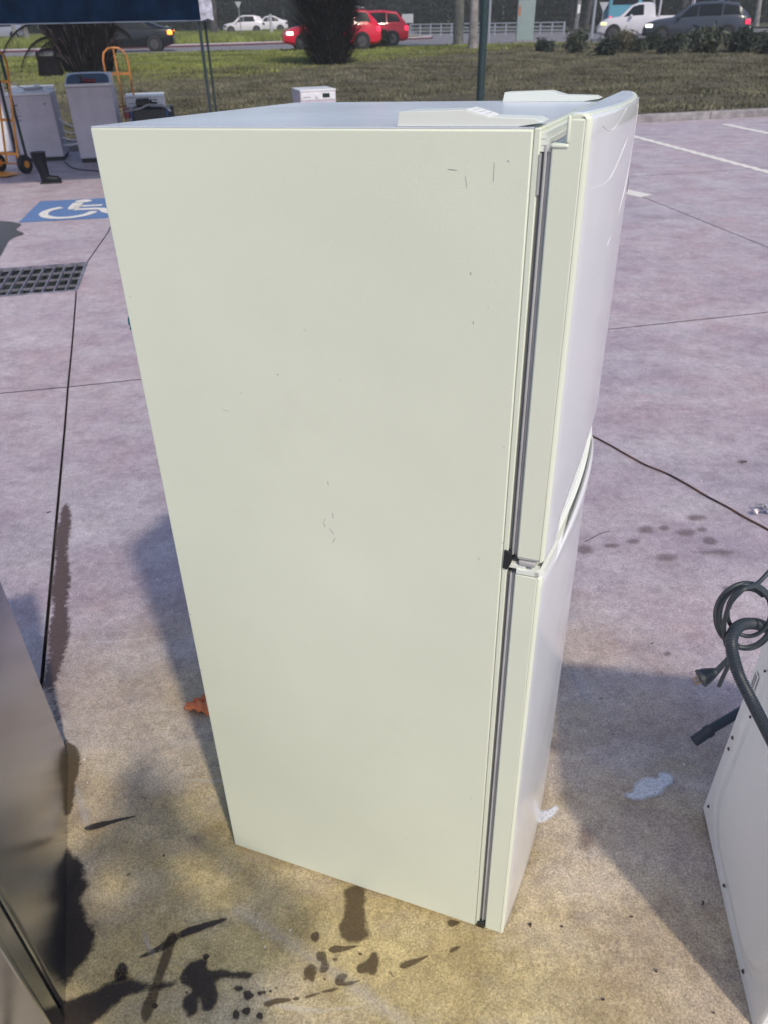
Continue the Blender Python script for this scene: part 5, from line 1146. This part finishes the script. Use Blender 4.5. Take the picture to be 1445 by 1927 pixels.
s_, sc_f = make_car('red_hatchback', 'second red car close behind, its tail showing right of the first', 'car', l, r, 4.4, 1.6, 1.8, [(a, b2 * .95, c_ * .96, d_, e2) for a, b2, c_, d_, e2 in suv], 'paint_red', [((.33, .43), (.50, .50), .10, .92), ((.51, .51), (.72, .72), .10, .92), ((.735, .735), (.90, .86), .14, .90)], (.19, .80)); sc_f(.29, .40, 'windscreen'); sc_f(.93, .88, 'rear_window')
l, r = car_at(1306, 44.0, rad(180 - 20))
s_, sc_f = make_car('dark_suv', 'dark slate SUV heading left with headlight and red tail light lit', 'car', l, r, 4.95, 1.72, 1.9, suv, 'paint_navy', [((.33, .43), (.50, .50), .10, .92), ((.51, .51), (.72, .72), .10, .92), ((.735, .735), (.90, .86), .14, .90)], (.19, .80), r_wheel=.36); sc_f(.29, .40, 'windscreen'); sc_f(.93, .88, 'rear_window')
b = MB(); b.box(-2.52, -2.40, .30, .70, .45, .62); b.build('number_plate', 'label', s_)
# white ute with canopy rack
ute = [(0.0, .62, .70, .80, .82), (0.03, .82, .90, .86, .92), (0.10, .98, 1.04, .90, .98), (0.22, 1.06, 1.12, .90, 1), (0.33, 1.08, 1.62, .80, 1), (0.40, 1.09, 1.74, .76, 1), (0.50, 1.10, 1.74, .76, 1), (0.56, 1.10, 1.68, .78, 1), (0.58, 1.08, 1.12, .92, 1), (0.98, 1.08, 1.12, .92, 1), (1.0, .95, 1.05, .92, .97)]
l, r = car_at(1213, 49.2, rad(180 - 16))
s_, sc_f = make_car('white_ute', 'white ute with a ladder rack nosing out left of the dark SUV', 'ute', l, r, 5.2, 1.75, 1.85, ute, 'paint_white', [((.26, .34), (.46, .45), .12, .92)], (.17, .76), front='yellowlamp', r_wheel=.37); sc_f(.23, .34, 'windscreen')
for x in (-2.3, -.6):
    for y in (-.86, .86):
        b = MB(); b.bar((x, y, 1.08), (x, y, 1.90), .07, .07); b.build('rack_post', 'paint_white', s_)
b = MB(); b.box(-2.5, -0.4, -.90, .90, 1.90, 1.96); b.build('rack_top', 'paint_white', s_, bevel=.02)
b = MB(); b.box(-1.6, -0.9, -.5, .5, 1.965, 2.07); b.build('roof_box', 'paint_white', s_, bevel=.05)
for x in (-2.3, -.6):
    b = MB(); b.bar((x, -.88, 1.9), (x, .88, 1.9), .05, .05); b.build('rack_bar', 'railmetal', s_)
# light blue bus behind it
p = at(1170, 40, 66); bs = thing('blue_bus', 'light blue bus seen from behind above the white ute bonnet', 'bus', (p.x, p.y, .5), rad(78))
b = MB(); b.box(-1.0, 6.5, -1.15, 1.15, .45, 2.55); b.build('body', 'paint_blue', bs, bevel=.12, seg=3)
b = MB(); b.box(-1.012, -1.002, -.9, .9, 1.75, 2.25); b.build('rear_window', 'carglass', bs)
for y in (-1.0, 1.0):
    b = MB(); b.disc((-1.0, y * .9, 2.42), (-1, 0, 0), .10, .04, 12); b.build('marker_light', 'pinklamp', bs)
    b = MB(); b.box(-1.05, -1.0, y - .12 if y > 0 else y, y if y > 0 else y + .12, .75, 1.05); b.build('tail_light', 'redlamp', bs)
for x in (0.3, 5.2):
    for sg in (-1, 1):
        b = MB(); b.disc((x, sg * 1.0, .45), (0, sg, 0), .45, .17, 18); b.build('wheel', 'tyre', bs)
for sg in (-1, 1):
    for k in range(5):
        b = MB(); b.box(-.4 + k * 1.3, .7 + k * 1.3, sg * 1.152 - .004, sg * 1.152 + .004, 1.5, 2.2); b.build('side_window', 'carglass', bs)
# far white cars
hatch = [(0.0, .60, .64, .80, .80), (0.03, .75, .80, .86, .90), (0.14, .86, .90, .90, .97), (0.26, .92, .97, .90, 1), (0.40, .94, 1.40, .80, 1), (0.50, .95, 1.52, .76, 1), (0.75, .97, 1.52, .76, 1), (0.90, .99, 1.38, .77, .99), (0.97, .95, 1.08, .82, .94), (1.0, .72, .84, .86, .88)]
for nm, lb, px_m, Y, L_, kind in [('white_hatchback', 'distant white hatchback half sunk behind the green grass, right of the gazebo', 461, 86, 4.0, hatch), ('white_sedan', 'distant low white car just right of the white hatchback', 507, 92, 4.0, sedan), ('white_wagon', 'distant white wagon at the far left under the gazebo hem', 3, 78, 4.2, hatch)]:
    l, r = car_at(px_m, Y, rad(180 + 6)); l = (l[0], l[1], 0.62)
    s_, sc_f = make_car(nm, lb, 'car', l, r, L_, 1.5, 1.8, kind, 'paint_white', [((.33, .43), (.50, .50), .10, .92), ((.51, .51), (.78, .74), .10, .92)], (.19, .80), rear='rim', front='rim'); sc_f(.29, .40, 'windscreen')

# ------------------------------------------------------------------ vegetation
def tri_cloud(name, m, parent, centers, size, n_each=1, flat=0.0, aspect=1.0, world=False, off=None):
    """leaf triangles pointing every way around the given centres (numpy)"""
    N_ = len(centers); a = rng.normal(size=(N_, 3)); a /= np.linalg.norm(a, axis=1)[:, None]
    b = rng.normal(size=(N_, 3)); b -= a * (a * b).sum(1)[:, None]; b /= np.linalg.norm(b, axis=1)[:, None]
    s_ = size * rng.uniform(.6, 1.4, size=(N_, 1)); V = np.empty((N_ * 4, 3))
    V[0::4] = centers - a * s_ * aspect; V[1::4] = centers + b * s_ * .45; V[2::4] = centers + a * s_ * aspect; V[3::4] = centers - b * s_ * .45
    if off is not None: V -= np.array(off)
    F = np.arange(N_ * 4).reshape(-1, 4)
    me = bpy.data.meshes.new(name); me.vertices.add(N_ * 4); me.vertices.foreach_set('co', V.ravel())
    me.loops.add(N_ * 4); me.loops.foreach_set('vertex_index', F.ravel()); me.polygons.add(N_); me.polygons.foreach_set('loop_start', np.arange(N_) * 4)
    me.update(calc_edges=True); me.materials.append(M[m]); o = bpy.data.objects.new(name, me); C.objects.link(o)
    if parent is not None: o.parent = parent
    return o
def clumps(nc, per, spread, sx_, sy_, sz_, z0):
    cs_ = []
    for _ in range(nc):
        d = rng.normal(size=3); d /= np.linalg.norm(d); r_ = rng.uniform(.45, 1) ** .6
        c_ = np.array([d[0] * sx_ * r_, d[1] * sy_ * r_, z0 + d[2] * sz_ * r_]); cs_.append(c_ + rng.normal(size=(per, 3)) * spread * rng.uniform(.5, 1.3))
    return np.concatenate(cs_)
# forest tree prototypes
protos = []
for k, (bark, hgt, rr_) in enumerate([('bark_dark', 9.5, .20), ('bark_dark', 8.0, .14), ('bark_pale', 10, .16)]):
    t = thing('forest_tree', 'slender tree with a dark crown in the wood beyond the road', 'tree', (0, 0, 0), 0, 'trees of the dark wood beyond the road')
    b = MB(); ln = random.uniform(-.4, .4); b.tube([(0, 0, -.3), (ln * .2, 0, hgt * .3), (ln * .6, .1, hgt * .65), (ln, .1, hgt)], 0, 8, rr=[rr_ * 1.2, rr_, rr_ * .7, rr_ * .2])
    for q in range(5):
        z = hgt * random.uniform(.35, .85); an_ = random.uniform(0, 6.28); b.tube([(ln * z / hgt, 0, z), (math.cos(an_) * 1.2, math.sin(an_) * 1.2, z + .9)], 0, 5, rr=[rr_ * .35, .02])
    b.build('trunk', bark, t)
    cc = clumps(34, 46, .38, 2.1, 2.1, hgt * .42, hgt * .62); tri_cloud('crown', 'leaf', t, cc, .26)
    protos.append(t)
spots = []
for i in range(96):
    X = -62 + 150 * (i + random.uniform(-.3, .3)) / 96; Y = random.choice([101, 104, 107.5, 112]) + random.uniform(-1.5, 1.5) - 0.16 * max(0, X)
    spots.append((X, Y))
first = [True] * 3
for i, (X, Y) in enumerate(spots):
    k = random.choice([0, 0, 1, 1, 2]) if i > 2 else i
    t = protos[k] if first[k] else copy_tree(protos[k])
    first[k] = False
    t.location = (X, Y, .55); t.rotation_euler = (0, 0, random.uniform(0, 6.28)); s_ = random.uniform(.8, 1.15); t.scale = (s_, s_, s_ * random.uniform(.9, 1.1))
# understorey wall of the wood
cs_ = []
for X in np.arange(-75, 95, 1.1):
    for row in range(3):
        c_ = np.array([X + rng.uniform(-.6, .6), 99 + row * 2.6 - 0.16 * max(0, X) + rng.uniform(-.8, .8), 1.1 + rng.uniform(-.4, 1.6) + row * .5])
        cs_.append(c_ + rng.normal(size=(110, 3)) * np.array([.9, .7, .95]))
cs_ = np.concatenate(cs_); cs_ = cs_[cs_[:, 2] > .5]
o = tri_cloud('undergrowth', 'leaf', None, cs_, .26); tag(o, 'dense dark undergrowth along the edge of the wood', 'undergrowth', kind='stuff')
# far curtain of the wood, second rank of foliage behind
cs_ = []
for X in np.arange(-90, 120, 2.2):
    for z in (1.5, 3.5, 5.5):
        cs_.append(np.array([X, 117, z]) + rng.normal(size=(90, 3)) * np.array([1.4, 1.2, 1.2]))
o = tri_cloud('wood_foliage', 'leaf', None, np.concatenate(cs_), .5); tag(o, 'dark foliage deep in the wood', 'foliage', kind='stuff')

def tree_px(label, pxb, pyb, Y, r0, m, lean_px, name='roadside_tree'):
    a = at(pxb, pyb, Y); zz = ground(a.x, a.y) if Y < 46 else 0.58; top_ = at(pxb + lean_px, pyb - 60, Y)
    t = thing(name, label, 'tree', (a.x, a.y, zz)); sl_ = (top_.x - a.x) / max(.1, (top_.z - a.z))
    b = MB(); hh = 8.0; b.tube([(0, 0, -.2), (sl_ * .6, 0, .6), (sl_ * 2, 0, 2), (sl_ * 4, 0, 4.5), (sl_ * 4, .2, hh)], 0, 10, rr=[r0 * 1.35, r0 * 1.1, r0, r0 * .75, r0 * .2])
    b.build('trunk', m, t)
    tri_cloud('crown', 'leaf2', t, clumps(26, 44, .40, 2.0, 2.0, 2.0, 7.0) + np.array([sl_ * 4, 0, 0]), .22)
    return t
tt = tree_px('thick pale trunked tree with a low branch beside the green post', 889, 90, 41.5, .20, 'bark_pale', 2)
b = MB(); b.tube([(.0, 0, 1.0), (-.25, 0, 1.7), (-.8, .1, 2.6)], 0, 7, rr=[.10, .07, .03]); b.build('branch', 'bark_dark', tt)
tree_px('pale smooth trunked gum tree at far left under the gazebo hem', 50, 68, 74, .20, 'bark_pale', -14)
tree_px('thin pale tree just left of the smooth gum', 28, 68, 74, .13, 'bark_pale', -12)
tree_px('slim yellowish trunked tree touching the left side of the palm stump', 115, 72, 60, .14, 'poletimber', 5)
tree_px('dark trunked tree on the island just right of the gazebo legs', 402, 62, 82, .28, 'bark_dark', 0)
for k, px in enumerate([1072, 1082, 1100, 1225, 1280, 1345, 1365, 1420]):
    lb = ['slender grey trunk right of the cabinet, leftmost of a close pair', 'slender grey trunk right of the cabinet, rightmost of a close pair', 'leaning grey trunk left of the give way sign', 'grey trunk rising above the white ute', 'grey trunk rising above the dark SUV bonnet', 'grey trunk rising above the dark SUV tail', 'thin grey trunk behind the dark SUV tail light', 'grey trunk near the right edge of the picture'][k]
    tree_px(lb, px, 60, 82 - k, .15 + .04 * (k % 3), 'bark_pale' if k % 2 else 'bark_dark', 4 + k % 3 * 4)

# big palm stump with dead fronds
def frond(b, base, d, Lf, droop, w, nseg=9, leaf=0.30, nl=16):
    d = Vector(d).normalized(); p = Vector(base); pts = [p.copy()]; v = d.copy()
    for i in range(nseg):
        v = (v + Vector((0, 0, -droop))).normalized(); p = p + v * (Lf / nseg); pts.append(p.copy())
    b.tube(pts, 0, 4, rr=[w * (1 - .8 * i / nseg) for i in range(nseg + 1)], cap=False)
    C_ = cat_curve(pts, 3); m_ = len(C_)
    for k in range(nl * 2):
        i = int(m_ * (.12 + .86 * k / (nl * 2))); q = C_[min(i, m_ - 2)]; tg = (C_[min(i + 1, m_ - 1)] - C_[max(0, i - 1)]).normalized()
        sd_ = tg.cross(Vector((0, 0, 1))); sd_ = sd_.normalized() if sd_.length > .01 else Vector((1, 0, 0)); sd_ *= (1 if k % 2 else -1)
        tip = q + (sd_ * .55 + tg * .5 + Vector((0, 0, -.55 - droop))).normalized() * leaf * random.uniform(.7, 1.2); wv = tg * .014
        b.add([q - wv, q + wv, tip], [(0, 1, 2)])
a = hit(170, 134); pt = thing('palm_tree', 'broad dark palm trunk shaggy with old leaf bases and one drooping dead frond', 'palm tree', a)
b = MB(); b.tube([(0, 0, -.1), (0, 0, .3), (0, 0, .9), (0, 0, 1.7), (0, 0, 3.2), (0, 0, 4.0)], 0, 20, rr=[.72, .84, 1.0, 1.18, 1.05, .45]); b.build('trunk', 'bark_palm', pt)
b = MB()
for k in range(760):
    z = random.uniform(-.05, 3.4); an_ = random.uniform(0, 6.28); R0 = .76 + .24 * min(z, 1.7); p = Vector((math.cos(an_) * R0, math.sin(an_) * R0, z)); o_ = Vector((math.cos(an_), math.sin(an_), 0)); tn = Vector((-o_.y, o_.x, 0))
    hh = random.uniform(.28, .6); ww = random.uniform(.03, .07)
    b.add([p - tn * ww, p + tn * ww, p + o_ * .10 + Vector((0, 0, hh * .6)) + tn * ww * .6, p + o_ * random.uniform(.12, .30) + Vector((0, 0, hh)), p + o_ * .10 + Vector((0, 0, hh * .6)) - tn * ww * .6, p + o_ * .10 + Vector((0, 0, hh * .3))], [(0, 1, 2, 3, 4), (0, 5, 1)])
o = b.build('leaf_bases', 'bark_palm', pt); o['kind'] = 'stuff'
b = MB()
for k in range(260):
    z = random.uniform(.0, 3.0); an_ = random.uniform(0, 6.28); R0 = .78 + .24 * min(z, 1.7); o_ = Vector((math.cos(an_), math.sin(an_), 0)); tn = Vector((-o_.y, o_.x, 0)); p = o_ * R0 + Vector((0, 0, z)); ww = random.uniform(.012, .03); hh = random.uniform(.3, .7)
    b.add([p - tn * ww, p + tn * ww, p + o_ * .14 + Vector((0, 0, hh * .6)) + tn * ww * .6, p + o_ * random.uniform(.16, .45) + Vector((0, 0, hh))], [(0, 1, 2, 3)])
o = b.build('dry_leaf_bases', 'bladebrown', pt); o['kind'] = 'stuff'
for (bx, bz, dx, dy, dz, Lf, dr2) in [(-.8, 1.3, -.85, -.15, .55, 2.5, .21), (-.8, 1.0, -1, -.1, .42, 1.9, .20), (-.75, .6, -1, .1, .50, 1.1, .10), (-.7, .9, -1, .4, .3, 1.2, .10), (.8, 1.3, 1, .2, .4, .9, .15)]:
    b = MB(); frond(b, (bx, 0, bz), (dx, dy, dz), Lf, dr2, .05, leaf=.42, nl=24); b.build('dead_frond', 'frond', pt)
for k in range(20):
    an_ = k * 2.4; b = MB(); frond(b, (math.cos(an_) * .3, math.sin(an_) * .3, 3.9), (math.cos(an_), math.sin(an_), random.uniform(.7, 2.0)), 3.0, .16, .045, leaf=.55, nl=26); b.build('green_frond', 'frondgreen', pt)
sp_ = hit(98, 142); b = MB(); b.tube([(0, 0, -.05), (0, 0, .30), (.01, 0, .56)], 0, 12, rr=[.42, .36, .34]); b.prism([(.2, -.1, .5), (.33, -.1, .5), (.30, -.1, .80)], (0, .06, 0)); b.prism([(-.34, -.1, .5), (-.24, -.1, .5), (-.32, -.1, .72)], (0, .06, 0)); o = b.build('tree_stump', 'bark_palm'); o.location = sp_; tag(o, 'low dark cut stump between the trolley and the big palm', 'stump')
# spiky dark palm in the middle
a = hit(622, 120); sp = thing('spiky_palm', 'dark bushy palm of upright dead blades hiding the red SUV', 'palm tree', a)
b = MB(); b.tube([(0, 0, -.1), (0, 0, .6), (0, 0, 2.4)], 0, 16, rr=[.42, .36, .30]); b.build('trunk', 'bark_palm', sp)
for part_, m_, N_ in (('blades', 'bladebrown', 1100), ('dark_blades', 'frond', 2300)):
    b = MB()
    for k in range(N_):
        an_ = random.uniform(0, 6.28); z = random.uniform(-.02, 2.1); R0 = random.uniform(.2, .82) + .20 * min(1, max(0, z)); o_ = Vector((math.cos(an_), math.sin(an_), 0)); tn = Vector((-o_.y, o_.x, 0)); p = o_ * R0 + Vector((0, 0, z))
        Lb = random.uniform(.5, 1.4) * (.60 + .32 * max(0, z)); sp2 = random.uniform(.2, 1.7) * (R0 + .25); dv = (o_ * sp2 + Vector((0, 0, 1)) + tn * random.uniform(-.25, .25)).normalized(); ww = random.uniform(.012, .032)
        q1 = p + dv * Lb * .5; q2 = p + (dv + o_ * .12 - Vector((0, 0, .08))).normalized() * Lb
        b.add([p - tn * ww, p + tn * ww, q1 + tn * ww * .8, q2, q1 - tn * ww * .8], [(0, 1, 2, 3, 4)])
    o = b.build(part_, m_, sp); o['kind'] = 'stuff'
for k in range(22):
    an_ = k * 2.4; b = MB(); frond(b, (math.cos(an_) * .3, math.sin(an_) * .3, 2.5), (math.cos(an_), math.sin(an_), random.uniform(.8, 2.2)), 2.2, .15, .035, leaf=.45, nl=24); b.build('green_frond', 'frondgreen', sp)
# shrubs
def shrub(label, px, py, w, h, m='leaf2', N_=1500, group=None, spiky=True):
    a = hit(px, py); t = thing('shrub', label, 'shrub', a, 0, group)
    c_ = clumps(max(8, N_ // 40), 40, w * .12, w * .42, w * .42, h * .42, h * .45); c_ = c_[c_[:, 2] > 0]
    tri_cloud('foliage', m, t, c_, max(.05, w * .07), aspect=1.6)
    b = MB()
    for k in range(7):
        an_ = k * .9; b.tube([(0, 0, -.03), (math.cos(an_) * w * .2, math.sin(an_) * w * .2, h * .6)], 0, 4, rr=[.02, .006])
    b.build('stems', 'bark_dark', t)
    if spiky:
        b = MB()
        for k in range(160):
            an_ = random.uniform(0, 6.28); o_ = Vector((math.cos(an_), math.sin(an_), 0)); p = o_ * random.uniform(0, w * .3) + Vector((0, 0, h * .1)); tip = p + (o_ * random.uniform(.1, .7) + Vector((0, 0, 1))).normalized() * h * random.uniform(.7, 1.15); tn = Vector((-o_.y, o_.x, 0)) * .012
            b.add([p - tn, p + tn, tip], [(0, 1, 2)])
        o = b.build('blades', m, t); o['kind'] = 'stuff'
    return t
shrub('rounded dark green shrub between the spiky palm and the rear red car', 714, 88, 1.0, .72, 'leafdark', 2600)
for lb, px, py, w, h, mm in [('low dark tuft nearest the street cabinet', 1025, 96, .8, .35, 'leafdark'), ('biggest round shrub left of the white ute', 1081, 98, 1.0, .80, 'leaf2'), ('dark low shrub below the white ute nose', 1141, 103, .85, .60, 'leafdark'), ('pale brown grassy shrub before the ute wheel', 1172, 98, .95, .85, 'bladedry'),
                             ('small green shrub just right of the pale brown one', 1199, 99, .7, .50, 'leaf2'), ('dark green shrub under the dark SUV headlight', 1225, 92, .75, .62, 'leafdark'), ('low shrub in front of the dark SUV front wheel', 1256, 101, .8, .48, 'leafdark'), ('green shrub before the dark SUV front door', 1275, 88, .7, .52, 'leaf2'),
                             ('feathery pale topped shrub before the dark SUV rear door', 1327, 98, 1.25, .82, 'leaf2'), ('dark round shrub below the dark SUV tail light', 1395, 96, 1.15, .80, 'leafdark'), ('small distant shrub right of the dark SUV tail', 1432, 82, .7, .50, 'leaf2'), ('shrub cut off by the right edge', 1450, 100, .9, .55, 'leafdark')]:
    shrub(lb, px, py, w, h, mm, 1300)
# grass blades
def blades(name, m, N_, fpos, h0, h1, label):
    P_ = np.array([fpos() for _ in range(N_)]); an_ = rng.uniform(0, 6.283, N_); hh = rng.uniform(h0, h1, N_); ww = rng.uniform(.008, .02, N_) * (1 + P_[:, 1] / 40)
    V = np.empty((N_ * 3, 3)); dx = np.stack([np.cos(an_) * ww, np.sin(an_) * ww, np.zeros(N_)], 1); ln = np.stack([rng.normal(0, .35, N_) * hh, rng.normal(0, .35, N_) * hh, hh], 1)
    V[0::3] = P_ - dx; V[1::3] = P_ + dx; V[2::3] = P_ + ln
    me = bpy.data.meshes.new(name); me.vertices.add(N_ * 3); me.vertices.foreach_set('co', V.ravel()); me.loops.add(N_ * 3); me.loops.foreach_set('vertex_index', np.arange(N_ * 3)); me.polygons.add(N_); me.polygons.foreach_set('loop_start', np.arange(N_) * 3); me.update(calc_edges=True); me.materials.append(M[m])
    o = bpy.data.objects.new(name, me); C.objects.link(o); return tag(o, label, 'grass', kind='stuff')
def pos_verge(ymin, ymax):
    def f_():
        while True:
            Y = random.uniform(ymin, ymax); X = random.uniform(-.50, .50) * (Y + 4)
            if kerb_n(X, Y) > .2 and Y < edge_y(X) - .05:
                if math.sin(X * 1.3 + 2 * math.sin(Y * .7)) + math.sin(Y * 1.7 + X * .4) > random.uniform(-2.2, 1.4): return (X, Y, verge_z(X, Y) - .01)
    return f_
blades('verge_grass', 'bladedry', 60000, pos_verge(14, 31), .03, .09, 'thin dry olive grass on the near part of the bank')
blades('verge_grass', 'blade', 30000, (lambda f_=pos_verge(27, 47): next(p for p in iter(f_, None) if p[1] - 1.15 * p[0] > 33)), .03, .10, 'greener short grass on the far part of the bank')
blades('verge_grass', 'bladedry', 26000, (lambda f_=pos_verge(29, 46): next(p for p in iter(f_, None) if p[1] - 1.15 * p[0] < 37)), .03, .09, 'dry greyish grass on the right upper part of the bank')
def pos_med():
    while True:
        Y = random.uniform(50, 96); X = random.uniform(-.50, .03) * Y
        if X < 2 and Y > 60 + X * .4 + (0 if X > -9 else 0): return (X, Y, .6)
        yb = 49.6 + (X + 21) * .4
        if Y > yb + .4 and X < 1: return (X, Y, .6)
blades('island_grass', 'blade', 60000, pos_med, .15, .42, 'tall bright green grass on the island between the roads')

# thin haze volume added in place of a lens veil
hz = bpy.data.materials.new('veil_haze'); hz.use_nodes = True; ht = hz.node_tree; ht.nodes.remove(ht.nodes['Principled BSDF'])
pv = ht.nodes.new('ShaderNodeVolumePrincipled'); pv.inputs['Density'].default_value = 0.0012; pv.inputs['Color'].default_value = (0.93, 0.95, 1.0, 1); pv.inputs['Anisotropy'].default_value = 0.0
ht.links.new(pv.outputs[0], ht.nodes['Material Output'].inputs['Volume'])
b = MB(); b.box(-130, 150, -12, 135, -1.8, 13.5); o = b.build('haze', hz); tag(o, 'thin pale haze added over the car park and road for the lens veil', kind='stuff')
